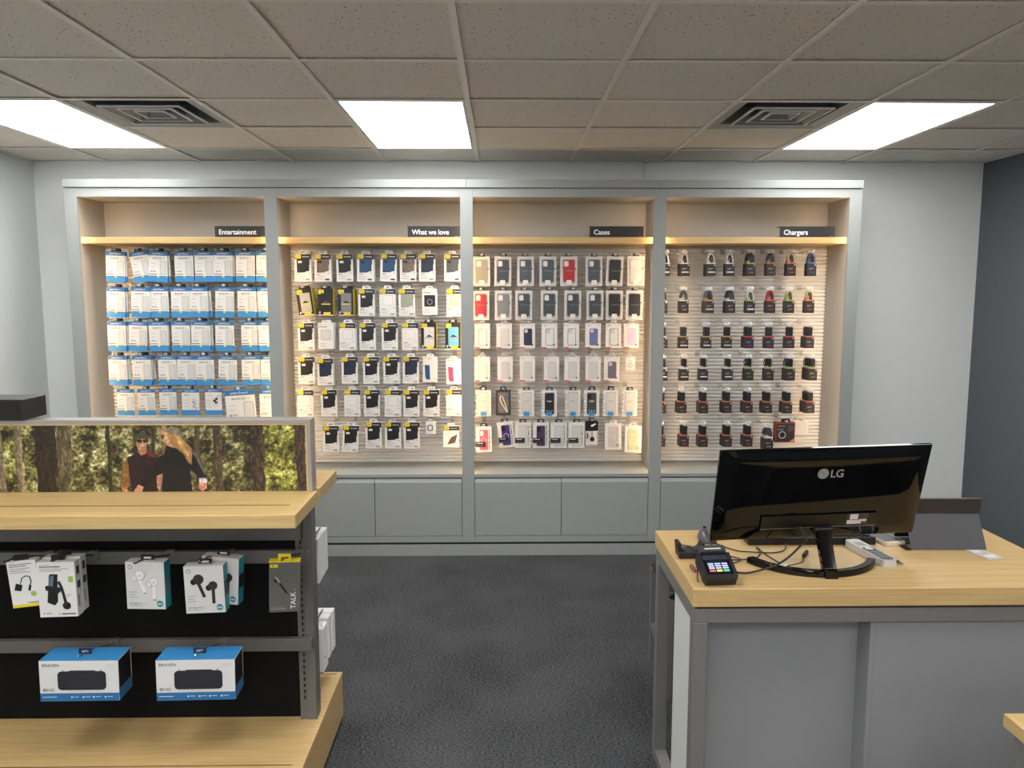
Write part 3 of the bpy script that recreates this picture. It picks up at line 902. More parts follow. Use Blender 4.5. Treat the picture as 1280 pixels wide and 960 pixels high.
            for q in range(9):
                b.rect(-w * .47, -w * .40, -h * (.16 + .085 * q) - .006, -h * (.16 + .085 * q), E0, INKD if q % 4 != 3 else CARD)
            desc = f'white framed {CASENAME.get(c, c)} phone case with blue tag'
            name, cat = 'phone_case_box', 'phone case'
        elif k == 'W':
            b.rr(-w * .34, w * .36, -h * .9, -h * .08, .008, E0, mat('kraft_grey', (120, 114, 106), .5, vary=0))
            b.disc(w * .28, -h * .28, .010, E0 * 2, BLUED, 10)
            lp = MB().tube([(w * .28, -.004, -h * .88), (w * .14, -.005, -h * .55), (-w * .06, -.006, -h * .25), (-w * .16, -.006, -h * .22), (-w * .22, -.006, -h * .30), (-w * .12, -.006, -h * .50), (w * .10, -.005, -h * .72), (w * .28, -.004, -h * .88)], .0032, mat('cream_strap', (238, 226, 204), .5, vary=0), 6)
            P.append(('wrist_strap', lp.mesh('wrist_strap'), (0, 0, 0)))
            desc, name, cat = 'dark box with a cream wrist strap', 'strap_box', 'phone strap'
        elif k == 'I':
            b.rr(-w * .28, w * .28, -h * .93, -h * .11, .007, E0, mat('window_well', (176, 175, 173), .5, vary=0))
            ph = phone(w * .52, h * .78, .008, .003, case_mat(c), True, -.0032, mat('cam_dark', (26, 26, 30), .3, vary=0) if c in ('purple', 'plum') else CARDG)
            if c in ('purple', 'pink'):
                ph.ring(0, -h * .42, .015, .018, -.0037, CARD, 18)
            P.append(('phone_case', ph.mesh('phone_case'), (0, 0, -h * .13)))
            b.disc(-w * .36, -h * .07, .0075, E0, CARDG, 12)
            b.text('CASE-MATE', w * .40, -h * .90, .013, E0, INKD, bold=.015, rot=math.pi / 2, width=h * .78)
            lb = MB().box(-w * .50, w * .12, -.0055, -.004, -h * .80, -h * .60, BLACK)
            lb.rect(-w * .42, -w * .06, -h * .665, -h * .645, -.0059, INKW).rect(-w * .42, w * .06, -h * .755, -h * .748, -.0059, INKG)
            P.append(('label', lb.mesh('label'), (0, 0, 0)))
            desc = f'white framed {CASENAME.get(c, c)} phone case with black label'
            name, cat = 'phone_case_box', 'phone case'
        elif k == 'S':
            ph = phone(w * .62, h * .80, .009, .003, case_mat(c), False, -.0032)
            P.append(('phone_case', ph.mesh('phone_case'), (0, 0, -h * .11)))
            P.append(('sticker', MB().disc(w * .26, -h * .83, .009, -.0040, mat('gold_foil', (196, 160, 70), .3, metal=.4, vary=0), 14).mesh('sticker'), (0, 0, 0)))
            desc = f'white framed {"gold glitter" if c == "gold" else "speckled glitter"} phone case'
            name, cat = 'phone_case_box', 'phone case'
        else:
            b.rect(-w / 2, w / 2, -h * .42, 0, E0, BLACK)
            b.poly([(-w * .1, -h * .18), (w * .3, -h * .10), (w * .34, -h * .14), (w * .02, -h * .26)], E0 * 2, INKW)
            ck = MB().tube([(-w * .38, -.002, -h * .50), (-w * .30, -.004, -h * .62), (-w * .38, -.002, -h * .72)], .004, BLACK)
            ck.tube([(w * .02, -.003, -h * .42), (w * .04, -.004, -h * .66)], .0022, BLACK)
            ck.prism([(w * .04 + .015 * math.cos(a * math.pi / 7), -h * .76 + .015 * math.sin(a * math.pi / 7)) for a in range(14)], -.007, 0, BLACK)
            P.append(('charging_puck', ck.mesh('charging_puck'), (0, 0, 0)))
            for q in range(6):
                b.rect(w * .40, w * .46, -h * (.48 + .08 * q) - .006, -h * (.48 + .08 * q), E0, INKD)
            desc, name, cat = 'black and white wireless charging puck pack', 'charger_pack', 'charger'
        P.append(('hang_tab', tab(w * .24, BLACK if k != 'S' else CARD, .022).mesh('hang_tab'), (0, 0, 0)))
    elif k == 'X':
        w, h = .128, .134
        OR = mat('burnt_orange', (150, 62, 44), .45, vary=0)
        DK = mat('carbon_card', (52, 46, 46), .4, vary=.02)
        b.box(-w / 2, w / 2, 0, .05, -h, 0, OR)
        b.rect(-w * .46, w * .46, -h * .96, -h * .06, E0, DK)
        b.rect(-w * .42, w * .0, -h * .20, -h * .165, E0 * 2, INKG)
        b.rect(-w * .42, -w * .1, -h * .38, -h * .34, E0 * 2, INKG)
        b.poly([(w * .22, -h * .96), (w * .46, -h * .96), (w * .46, -h * .80)], E0 * 2, mat('salmon_flash', (204, 130, 106), .5, vary=0))
        P.append(('charging_coil', MB().ring(-w * .16, -h * .62, .019, .024, -.0015, CARDG, 22).disc(-w * .16, -h * .62, .019, -.0012, BLACK, 20).mesh('charging_coil'), (0, 0, 0)))
        P.append(('charging_stand', MB().prism([(w * .12, -h * .42), (w * .22, -h * .50), (w * .44, -h * .34), (w * .40, -h * .12), (w * .14, -h * .14)], -.0016, 0, mat('stand_grey', (76, 80, 82), .35, vary=0)).mesh('charging_stand'), (0, 0, 0)))
        P.append(('hang_tab', tab(w * .26, BLACK, .026).mesh('hang_tab'), (0, 0, 0)))
        desc, name, cat = 'orange and black square wireless charger box', 'charger_box', 'charger'
    elif k == 'K':
        w, h = .060, .148
        hb = .078 if c.startswith('cable') or c.startswith('brick') else .072
        ac = {'white': CARD, 'green': GREENP, 'orange': mat('orange_print', (198, 112, 72), .45, vary=0), 'red': RED, 'gold': mat('gold_print', (186, 152, 84), .45, vary=0), 'blue': BLUED}[acc or 'white']
        DK = mat('charger_card', (46, 40, 42), .42, vary=.02)
        DB = mat('charger_card_blue', (40, 40, 54), .42, vary=.02)
        b.box(-w / 2, w / 2, 0, .020, -h, -h + hb, DB if c == 'plugbig' or acc == 'blue' else DK)
        zt = -h + hb
        b.box(-w * .46, w * .46, .002, .018, zt, zt + .006, ac)
        b.rect(-w * .30, w * .22, zt - .030, zt - .027, E0, INKG).rect(-w * .30, w * .05, zt - .036, zt - .033, E0, INKG)
        if c in ('brick', 'cablewhite') or acc == 'gold':
            b.rect(-w * .36, w * .40, zt - .056, zt - .049, E0, CARD)
        else:
            b.rect(-w * .2, w * .28, zt - .056, zt - .053, E0, ac)
        b.disc(w * .36, zt - .008, .0045, E0, CARD, 8)
        hp = h - hb
        sh = MB()
        for x in (-w / 2, w / 2 - .001):
            sh.box(x, x + .001, .003, .017, zt, -.002, CLEAR)
        sh.box(-w / 2 + .001, w / 2 - .001, .003, .0035, zt + .006, -.002, CLEAR)
        P.append(('blister', sh.mesh('blister'), (0, 0, 0)))
        it = MB()
        if c.startswith('cable'):
            cm = {'white': CARD, 'black': BLACK, 'gold': mat('gold_cord', (206, 190, 130), .5, vary=0), 'blue': mat('blue_cord2', (70, 100, 150), .5, vary=0), 'grey': mat('grey_cord', (96, 98, 100), .5, vary=0), 'red': mat('red_cord', (190, 60, 60), .5, vary=0)}[c[5:]]
            pts = [(w * .34 * math.cos(a), .010, zt + .010 + hp * .80 * math.sin(a)) for a in [math.pi * q / 10 for q in range(11)]]
            it.tube(pts, .0042, cm, 6)
            it.tube([(p[0] * .62, p[1] + .003, zt + .008 + (p[2] - zt - .010) * .84) for p in pts], .0035, BLACK if c != 'cableblack' else mat('grey_cord', (96, 98, 100), .5, vary=0), 6)
            it.box(-w * .40, -w * .14, .005, .014, zt + .006, zt + .020, ac if ac is not CARD else CARDG)
            nm = 'cable'
        elif c.startswith('plug'):
            it.prism(rr_pts(-w * .26, w * .30, zt + .008, zt + hp * .86, .004), .004, .016, BLACK)
            it.box(-w * .10, w * .16, .006, .014, zt + hp * .86, zt + hp * .93, CARDG)
            nm = 'car_charger'
        else:
            it.prism(rr_pts(-w * .24, w * .24, zt + .016, zt + hp * .92, .005), .003, .017, BLACK)
            it.tube([(0, .010, zt + .016), (w * .18, .009, zt + .010), (w * .38, .010, zt + .016)], .0022, BLACK)
            if c == 'brickcord':
                it.tube([(-w * .30, .011, zt + .012), (-w * .40, .011, zt + hp * .5), (-w * .28, .011, zt + hp * .84)], .0035, BLACK)
            nm = 'wall_charger'
        P.append((nm, it.mesh(nm), (0, 0, 0)))
        P.append(('hang_tab', tab(w * .40, FROST, .022, False).mesh('hang_tab'), (0, 0, 0)))
        kind = {'cable': f'{c[5:]} charging cable' if c.startswith('cable') else '', 'car_charger': 'black car charger', 'wall_charger': 'black wall charger'}[nm]
        desc = f'black-carded {kind}'
        name, cat = 'charger_pack', 'charger'
    P.insert(0, ('body', b.mesh(name), (0, 0, 0)))
    CACHE[key] = (name, desc, cat, h, P)
    return CACHE[key]


def hang(key, x, y, z, tilt, label, group, yaw=0.0):
    name, desc, cat, h, P = make_pack(key)
    root = bpy.data.objects.new(name, P[0][1])
    col.objects.link(root)
    root.location = (x, y, z)
    root.rotation_euler = (0, math.radians(tilt), math.radians(yaw))
    root['label'] = label
    root['category'] = cat
    root['group'] = group
    for pn, me, off in P[1:]:
        o = bpy.data.objects.new(pn, me)
        col.objects.link(o)
        o.location = off
        o.parent = root
    return root


HOOKM = {}


def hook_mesh(front, back, style):
    key = (round(front, 3), style)
    if key not in HOOKM:
        b = MB()
        wire = CHROME if style != 'dark' else DARKWIRE
        n = back - front
        b.tube([(0, n, 0), (0, n - .02, .001), (0, .012, 0), (0, .003, .002), (0, -.004, .007)], .0022, wire, 6)
        b.box(-.014, .014, n - .006, n, -.012, .022, FROST)
        b.box(-.012, .012, -.0035, -.0025, -.006, .008, FROST)
        HOOKM[key] = b.mesh('hook')
    return HOOKM[key]


ORD = ['first', 'second', 'third', 'fourth', 'fifth', 'sixth', 'seventh', 'eighth', 'ninth']
ROWN = ['top', 'second', 'third', 'fourth', 'fifth', 'sixth']
GROUPS = ['packs under the Entertainment sign', 'packs under the What we love sign', 'packs under the Cases sign', 'packs under the Chargers sign']
rnd = random.Random(4)
for bay, rows in PACKS.items():
    for ri, row in enumerate(rows):
        for ci, it in enumerate(row):
            x, z, tilt, nb = it[:4]
            if bay == 1:
                key = (it[4],) if len(it) > 4 else ('screen',)
            else:
                key = tuple(it[4:])
            dep = {'big': .010, 'X': .05, 'V': .003}.get(key[0], .010 if bay == 1 else .023)
            yf = 5.10 + rnd.uniform(-.008, .008)
            if key[0] == 'P':
                yf += .02
            if key[0] == 'V':
                yf = 5.20
            desc = make_pack(key)[1]
            where = f'{ORD[ci]} from left, {ROWN[ri]} row, {SIGNS[bay - 1]} bay'
            for q in range(nb, -1, -1):
                dx = (rnd.uniform(-.002, .006) if bay in (2, 3) else rnd.uniform(.004, .014)) * q if bay != 4 else -.001 * q
                dt = rnd.uniform(-3, 3) if q and bay == 1 else 0
                if q == 0:
                    lab = f'{desc}, {where}'
                elif q == 1:
                    lab = f'{desc} behind {where}'
                else:
                    lab = f'{desc} {"deeper" if q == 2 else "deepest"} behind {where}'
                px = x + dx
                if bay == 1:                       # keep clear of the side panel
                    px = min(px, -1.432 - {'screen': .062, 'bigslim': .068, 'big': .1}.get(key[0], .056))
                hang(key, px, yf + q * (dep + .004), z, tilt + dt + rnd.uniform(-.4, .4), lab, GROUPS[bay - 1], rnd.uniform(-2, 2) if q == 0 else 0)
            o = bpy.data.objects.new('hook', hook_mesh(yf - .016, 5.299, 'dark' if bay == 9 else 'chrome'))
            col.objects.link(o)
            o.parent = bays[bay - 1]
            w = WORLD_LOC[bays[bay - 1].name]
            o.location = (x - w[0], yf - .016 - w[1], z + .011 - w[2])

# ================================================================== island display on the left
GX0, GX1 = -2.02, -0.648        # outer faces of its uprights
GY0, GY1 = 2.632, 2.692         # upright depth
DECK = 0.20
gon = thing('island_display', 'two-sided island display with maple shelves, black panel and forest poster', 'display stand', (-1.3, 2.66, 0))
obj('base_deck', box(GX0 - .02, -.630, 2.345, 2.985, .022, DECK, WOODX), gon, bevel=.002)
obj('kick_plate', box(GX0 + .03, -.665, 2.40, 2.94, 0.0, .0215, mat('kick_steel', (150, 150, 150), .35, metal=.6, vary=0)), gon)
SLOT = mat('deck_slot', (84, 60, 34), .7, vary=0)
obj('deck_slot', box(GX0, -.667, 2.362, 2.366, DECK - .001, DECK + .0006, SLOT), gon)
obj('deck_slot', box(GX0, -.648, 2.962, 2.966, DECK - .001, DECK + .0006, SLOT), gon)
obj('back_panel', box(GX0 + .055, GX1 - .058, 2.655, 2.668, DECK, 1.0, BLACKP), gon)
for x0, x1 in ((GX1 - .032, GX1), (GX0, GX0 + .032)):
    u = obj('upright', box(x0, x1, GY0, GY1, DECK, 1.0, STEEL), gon, bevel=.002)
    s = 1 if x0 > -1 else -1
    if s > 0:
        obj('inner_flange', box(x0 - .026, x0 - .0165, GY0 + .002, GY1 - .002, DECK, 1.0, STEEL), gon)
        obj('slot_channel', box(x0 - .0165, x0, GY0 + .004, GY1 - .004, DECK, 1.0, STEEL), gon)
        sl = MB()
        for k in range(32):
            z = DECK + .075 + k * .0225
            sl.box(x0 - .0125, x0 - .006, GY0 + .003, GY0 + .0045, z, z + .0135, SHADOWGAP)
        obj('slot_row', sl, gon, kind='stuff')
    else:
        obj('inner_flange', box(x1, x1 + .026, GY0 + .002, GY1 - .002, DECK, 1.0, STEEL), gon)
obj('header_beam', box(GX0 + .03, GX1 - .034, 2.605, 2.625, .862, .985, STEEL), gon)
for z0, z1 in ((.783, .826), (.470, .513)):
    r = MB()
    r.box(GX0 + .01, GX1 - .012, 2.598, 2.606, z0, z1, STEEL)
    r.box(GX0 + .01, GX1 - .012, 2.606, 2.622, z1 - .005, z1, STEEL)
    r.prism([(GX1 - .012, z0), (GX1 - .004, z0 + .006), (GX1 - .004, z1 - .004), (GX1 - .012, z1)], 2.598, 2.640, STEEL)
    obj('crossbar', r, gon, bevel=.001)
for y0, y1 in ((2.332, 2.626), (2.662, 2.938)):
    sh = obj('maple_shelf', box(GX0 - .02, -.622, y0, y1, .986, 1.029, WOODX), gon, bevel=.0025)
obj('shelf_slot', box(GX0, -.668, 2.440, 2.445, 1.0285, 1.0297, SLOT), gon)
fr = MB()
FRM = mat('frame_aluminium', (168, 163, 158), .35, metal=.5, vary=0)
fr.box(GX0, GX1 + .012, 2.612, 2.672, 1.262, 1.276, FRM)
fr.box(GX1 - .002, GX1 + .012, 2.612, 2.672, 1.0295, 1.262, FRM)
fr.box(GX0, GX0 + .014, 2.612, 2.672, 1.0295, 1.262, FRM)
obj('sign_frame', fr, gon, bevel=.0012)
lip = MB()
lip.box(GX0 + .014, GX1 - .002, 2.613, 2.617, 1.2575, 1.262, WOODX).box(GX1 - .007, GX1 - .002, 2.613, 2.617, 1.0295, 1.2575, WOODX)
obj('frame_edge', lip, gon)


# the forest print, painted point by point on a fine flat grid
def vnoise(u, v, su, sv, seed):
    rs = np.random.RandomState(seed)
    g = rs.rand(128, 128)
    a, b = u / su + 500.0, v / sv + 500.0
    i, j = np.floor(a).astype(int), np.floor(b).astype(int)
    fa, fb = a - i, b - j
    fa, fb = fa * fa * (3 - 2 * fa), fb * fb * (3 - 2 * fb)
    q = lambda p, r: g[p % 128, r % 128]
    return (q(i, j) * (1 - fa) + q(i + 1, j) * fa) * (1 - fb) + (q(i, j + 1) * (1 - fa) + q(i + 1, j + 1) * fa) * fb


def inside(u, v, pts):
    r = np.zeros(u.shape, bool)
    n = len(pts)
    for k in range(n):
        (x0, y0), (x1, y1) = pts[k], pts[(k + 1) % n]
        if y0 == y1:
            continue
        c = ((y0 > v) != (y1 > v)) & (u < (x1 - x0) * (v - y0) / (y1 - y0) + x0)
        r ^= c
    return r


def paint(u, v):
    """u, v in print units: u 0..386 across the visible part, v 529 (top) .. 617 (bottom)."""
    n = .32 * vnoise(u, v, 15, 18, 1) + .26 * vnoise(u, v, 6, 6, 2) + .26 * vnoise(u, v, 3, 2.6, 3) + .22 * vnoise(u, v, 1.7, 1.5, 4)
    br = np.interp(u, [-180, -60, 0, 25, 48, 75, 100, 130, 160, 180, 262, 290, 315, 335, 372, 386], [.46, .5, .52, .56, .46, .4, .46, .52, .44, .46, .40, .36, .38, .62, .62, .58])
    t = np.clip((n - .53) * 2.1 + br - .10, 0, 1)
    pal = np.array([(30, 26, 16), (66, 60, 32), (106, 98, 54), (150, 142, 84), (206, 200, 150), (236, 232, 214)], float)
    px = np.linspace(0, 1, 6)
    c = np.stack([np.interp(t, px, pal[:, k]) for k in range(3)], -1)
    gy = np.interp(u, [-180, 20, 60, 320, 335, 372, 386], [.4, .6, .1, .0, .9, .9, .7])[..., None]
    c = c * (1 - gy * np.array([.02, -.02, .32]))

    def put(msk, rgb, soft=1.0):
        c[msk] = c[msk] * (1 - soft) + np.array(rgb, float) * soft

    def trunk(u0, u1, dark, light, lit=.5, seed=9, lean=0.0):
        cu = u - lean * (v - 573) + (vnoise(u * 0, v, 1, 14, seed) - .5) * 2
        m = (cu > u0) & (cu < u1)
        s = vnoise(u, v, 1.3, 7, seed + 1) * .6 + vnoise(u, v, .9, 2.2, seed + 2) * .4
        edge = np.clip((cu - u0) / (u1 - u0), 0, 1)
        k = np.clip((s - .45) * 1.8 + .3 + (edge - .5) * lit, 0, 1)[..., None]
        cc = np.array(dark, float) * (1 - k) + np.array(light, float) * k
        c[m] = cc[m]
    trunk(-120, -100, (48, 40, 28), (96, 80, 56), seed=60)
    trunk(-40, -30, (120, 104, 80), (190, 176, 150), seed=63)
    trunk(-1, 3, (120, 104, 80), (196, 180, 152), seed=10)
    trunk(6, 13, (96, 82, 62), (186, 166, 136), .6, seed=13, lean=.02)
    trunk(28, 37, (112, 92, 66), (196, 176, 146), .9, seed=16)
    trunk(53, 79, (34, 26, 16), (70, 54, 34), .3, seed=19)
    trunk(78, 96, (66, 56, 36), (146, 130, 92), .2, seed=22, lean=-.04)
    trunk(140, 145, (40, 38, 24), (70, 64, 40), seed=25)
    trunk(196, 200, (46, 40, 28), (80, 70, 46), seed=28)
    trunk(248, 255, (60, 52, 36), (104, 90, 62), seed=31)
    trunk(271, 281, (58, 46, 32), (112, 92, 62), seed=34, lean=.02)
    trunk(317, 333, (38, 28, 20), (110, 84, 62), .1, seed=37, lean=.01)
    trunk(372, 384, (44, 32, 24), (112, 84, 66), .1, seed=40, lean=.02)
    P = lambda pts: [(130 + a * .1328, 515 + b * .1328) for a, b in pts]
    poly = lambda pts, rgb, soft=1.0: put(inside(u, v, P(pts)), rgb, soft)

    def ell(cx, cy, rx, ry, rgb):
        x, y = 130 + cx * .1328, 515 + cy * .1328
        put(((u - x) / (rx * .1328)) ** 2 + ((v - y) / (ry * .1328)) ** 2 < 1, rgb)
    # walker in a knitted hat
    poly([(255, 440), (235, 470), (200, 630), (188, 735), (235, 752), (275, 700), (290, 560), (280, 440)], (146, 100, 52))
    poly([(262, 430), (350, 388), (440, 362), (535, 400), (548, 470), (522, 600), (520, 790), (288, 790), (268, 600)], (42, 22, 22))
    poly([(450, 360), (540, 392), (520, 432), (452, 420)], (104, 46, 42))
    poly([(440, 420), (470, 420), (460, 520), (440, 520)], (64, 22, 34))
    poly([(362, 335), (442, 335), (440, 392), (390, 412), (362, 380)], (176, 118, 88))
    ell(400, 298, 48, 64, (206, 148, 112))
    poly([(322, 295), (322, 235), (350, 200), (400, 186), (440, 205), (464, 240), (466, 290), (446, 250), (360, 250), (346, 300)], (72, 72, 48))
    ell(382, 270, 25, 19, (46, 20, 16))
    ell(430, 270, 20, 18, (46, 20, 16))
    ell(404, 315, 22, 9, (236, 220, 206))
    poly([(195, 735), (240, 745), (275, 790), (205, 790)], (190, 128, 98))
    # walker with long hair under a cap
    poly([(596, 305), (640, 305), (655, 380), (600, 500), (575, 470)], (150, 112, 66))
    poly([(630, 310), (700, 340), (850, 365), (905, 395), (985, 600), (992, 645), (930, 665), (862, 570), (838, 560), (852, 790), (562, 790), (590, 580), (520, 612), (400, 725), (348, 698), (480, 520), (560, 425), (600, 400)], (20, 18, 15))
    poly([(860, 380), (905, 395), (985, 600), (968, 610), (895, 440)], (96, 96, 94))
    poly([(590, 215), (645, 190), (668, 285), (700, 340), (650, 320), (610, 292), (590, 262)], (204, 150, 114))
    poly([(640, 190), (690, 170), (765, 220), (805, 285), (862, 345), (856, 505), (824, 485), (782, 400), (722, 345), (684, 295), (650, 245)], (168, 122, 70))
    poly([(700, 190), (745, 215), (790, 300), (830, 420), (800, 400), (740, 300)], (206, 164, 108))
    poly([(628, 160), (680, 124), (738, 138), (782, 200), (770, 238), (700, 195), (650, 176)], (140, 130, 104))
    poly([(556, 158), (624, 144), (642, 170), (602, 212), (564, 192)], (196, 152, 96))
    ell(598, 232, 10, 22, (60, 40, 34))
    poly([(915, 640), (985, 642), (988, 684), (918, 684)], (206, 196, 196))
    poly([(915, 684), (982, 684), (986, 740), (942, 768), (908, 740)], (212, 142, 118))
    poly([(300, 770), (350, 700), (395, 728), (372, 790), (310, 790)], (204, 148, 120))
    poly([(522, 620), (580, 590), (566, 700), (548, 760), (520, 730)], (196, 140, 116))
    c = c * (.70 + .5 * vnoise(u, v, 5, 4, 78) * vnoise(u, v, 1.6, 2.2, 79) + .16 * vnoise(u, v, 9, 9, 80))[..., None]
    c += (vnoise(u, v, 1.1, 1.1, 77)[..., None] - .5) * 14
    return np.clip(c, 0, 255) / 255.0


def make_poster():
    x0, x1, z0, z1 = GX0 + .014, GX1 - .0025, 1.0298, 1.2618
    nx, nz = 620, 104
    xs, zs = np.linspace(x0, x1, nx), np.linspace(z0, z1, nz)
    X, Z = np.meshgrid(xs, zs)
    U = 386.5 + (X - (GX1 - .0025)) / .00272
    V = 617.5 - (Z - z0) / (z1 - z0) * 89.0
    c = paint(U, V)
    c = np.where(c <= .04045, c / 12.92, ((c + .055) / 1.055) ** 2.4)
    cx, cy, cz = WORLD_LOC[gon.name]
    vs = np.stack([X - cx, np.full_like(X, 2.618 - cy), Z - cz], -1).reshape(-1, 3)
    i = (np.arange(nz - 1)[:, None] * nx + np.arange(nx - 1)[None, :]).ravel()
    fs = np.stack([i, i + 1, i + nx + 1, i + nx], -1)
    me = bpy.data.meshes.new('poster')
    me.from_pydata(vs.tolist(), [], fs.tolist())
    at = me.color_attributes.new('print', 'FLOAT_COLOR', 'POINT')
    at.data.foreach_set('color', np.concatenate([c.reshape(-1, 3), np.ones((nx * nz, 1))], 1).astype(np.float32).ravel())
    m = bpy.data.materials.new('printed_poster')
    m.use_nodes = True
    a = m.node_tree.nodes.new('ShaderNodeVertexColor')
    a.layer_name = 'print'
    b = m.node_tree.nodes['Principled BSDF']
    b.inputs['Roughness'].default_value = .45
    m.node_tree.links.new(a.outputs['Color'], b.inputs['Base Color'])
    me.materials.append(m)
    return me


obj('poster', make_poster(), gon, label='forest photograph of two walkers in dark jackets')
obj('poster_backing', box(GX0 + .014, GX1 - .003, 2.620, 2.665, 1.0298, 1.2615, mat('backing', (70, 68, 66), .7, vary=0)), gon)

blk = thing('black_box', 'matt black slim box lying on top of the poster frame', 'box', (-1.75, 2.665, 1.2765))
bb = MB().box(-1.95, -1.578, 2.600, 2.735, 1.2765, 1.347, BLACK)
obj('box_body', bb, blk, bevel=.003)
obj('front_recess', box(-1.93, -1.592, 2.5985, 2.6002, 1.284, 1.340, mat('matt_black', (12, 12, 12), .7, vary=0)), blk)


def island_hook(x, z, y_tip=2.385, base=2.598):
    b = MB()
    zb = .826 if z > .7 else .513          # top of the bar that carries it
    b.tube([(x + .010, base - .002, zb - .008), (x + .009, base - .014, zb - .006), (x, y_tip + .07, z - .006), (x, y_tip + .004, z), (x, y_tip - .004, z + .006)], .0026, DARKWIRE if z > .7 else CHROME, 7)
    b.box(x - .004, x + .024, base - .004, base + .012, zb - .030, zb + .006, STEEL)
    obj('hook', b, gon)


def prod(name, label, cat, x, y, z, tilt=0.0, yaw=0.0):
    return thing(name, label, cat, (x, y, z), (0, math.radians(tilt), math.radians(yaw)))


def part(name, mb, root, bevel=0.0, **kw):
    return obj(name, mb.mesh(name, (0, 0, 0), bevel), root, **kw)


# adapter pack, hung at a slant
island_hook(-1.53, .872, 2.37)
p = prod('adapter_pack', 'tall white pack with a black adapter cable and yellow base stripe', 'adapter', -1.500, 2.400, .866, -4.5, 6)
b = MB().box(-.043, .043, 0, .030, -.150, 0, CARD)
b.rect(-.043, .043, -.150, -.141, E0, YELLOW)
lines(b, -.036, -.010, 2, .066, .006, INKD, .002)
lines(b, -.036, -.024, 3, .060, .006)
b.disc(.024, -.109, .0085, E0, GREENP, 14)
b.rect(.004, .038, -.138, -.1355, E0, INKD)
part('pack_body', b, p, .0008)
part('adapter_cable', MB().prism([(-.030, -.092), (-.011, -.097), (-.005, -.078), (-.023, -.071)], -.0018, 0, BLACK).tube([(-.010, -.0016, -.074), (-.004, -.0016, -.056), (.008, -.0016, -.049), (.020, -.0016, -.052), (.022, -.0016, -.068), (.018, -.0016, -.080)], .0013, BLACK, 5).prism([(.010, -.096), (.016, -.099), (.021, -.082), (.015, -.079)], -.0018, 0, BLACK), p)
part('hang_tab', MB().prism(rr_pts(-.024, .024, -.002, .019, .008), .006, .0075, BLACK), p)

# car mounts, one box behind the other
island_hook(-1.385, .874, 2.37)
for q, (dy, lab) in enumerate(((0, 'large white box picturing a phone in a car mount'), (.036, 'white car mount box tucked behind the matching front box'))):
    p = prod('car_mount_box', lab, 'phone mount', -1.392, 2.398 + dy, .862 + .004 * q, -.6, 2)
    p['group'] = 'car mount boxes on one hook'
    b = MB().box(-.058, .058, 0, .034, -.178, 0, CARD)
    lines(b, -.050, -.008, 1, .03, .01, INKG, .002)
    b.text('VENTMOUNT', -.050, -.0175, .0062, E0, INKD, width=.064) if False else lines(b, -.050, -.0135, 1, .064, .01, INKD, .003)
    lines(b, -.050, -.021, 2, .090, .006)
    b.rect(.036, .051, -.066, -.047, E0, GREENP)
    lines(b, .028, -.104, 2, .014, .006)
    b.disc(-.045, -.166, .003, E0, INKG, 10)
    lines(b, -.039, -.164, 1, .018, .01, INKG, .0035)
    b.ring(.003, -.168, .003, .0045, E0, INKG, 12)
    b.rect(.010, .052, -.1705, -.1665, E0, INKD)
    b.box(.058, .0584, .008, .026, -.045, -.018, INKD)
    b.box(.058, .0584, .008, .028, -.090, -.066, INKD)
    b.box(.058, .0584, .008, .018, -.150, -.110, INKG)
    part('box_body', b, p, .0008)
    if q == 0:
        m = MB()
        m.prism([(-.021, -.041), (-.016, -.038), (.005, -.040), (.003, -.060), (.000, -.128), (-.010, -.140), (-.032, -.130)], -.0012, 0, BLACK)
        m.poly([(-.017, -.044), (-.006, -.042), (-.010, -.070), (-.014, -.092), (-.024, -.094), (-.022, -.060)], -.0015, mat('screen_glow', (96, 118, 132), .2, vary=0))
        m.prism([(-.036, -.078), (-.030, -.075), (.010, -.082), (.014, -.092), (.002, -.102), (-.034, -.090)], -.0018, -.0002, mat('mount_black', (34, 34, 36), .4, vary=0))
        m.tube([(.006, -.001, -.062), (.014, -.001, -.080), (.020, -.001, -.108), (.024, -.001, -.132)], .0042, BLACK, 6)
        m.ring(.027, -.141, .007, .0125, -.0022, BLACK, 16)
        m.poly([(.020, -.138), (.032, -.132), (.035, -.144), (.024, -.150)], -.0024, mat('mount_black', (34, 34, 36), .4, vary=0))
        part('mount_picture', m, p)
    part('hang_tab', MB().prism(rr_pts(-.022, .022, -.002, .018, .008), .020, .0215, BLACK), p)


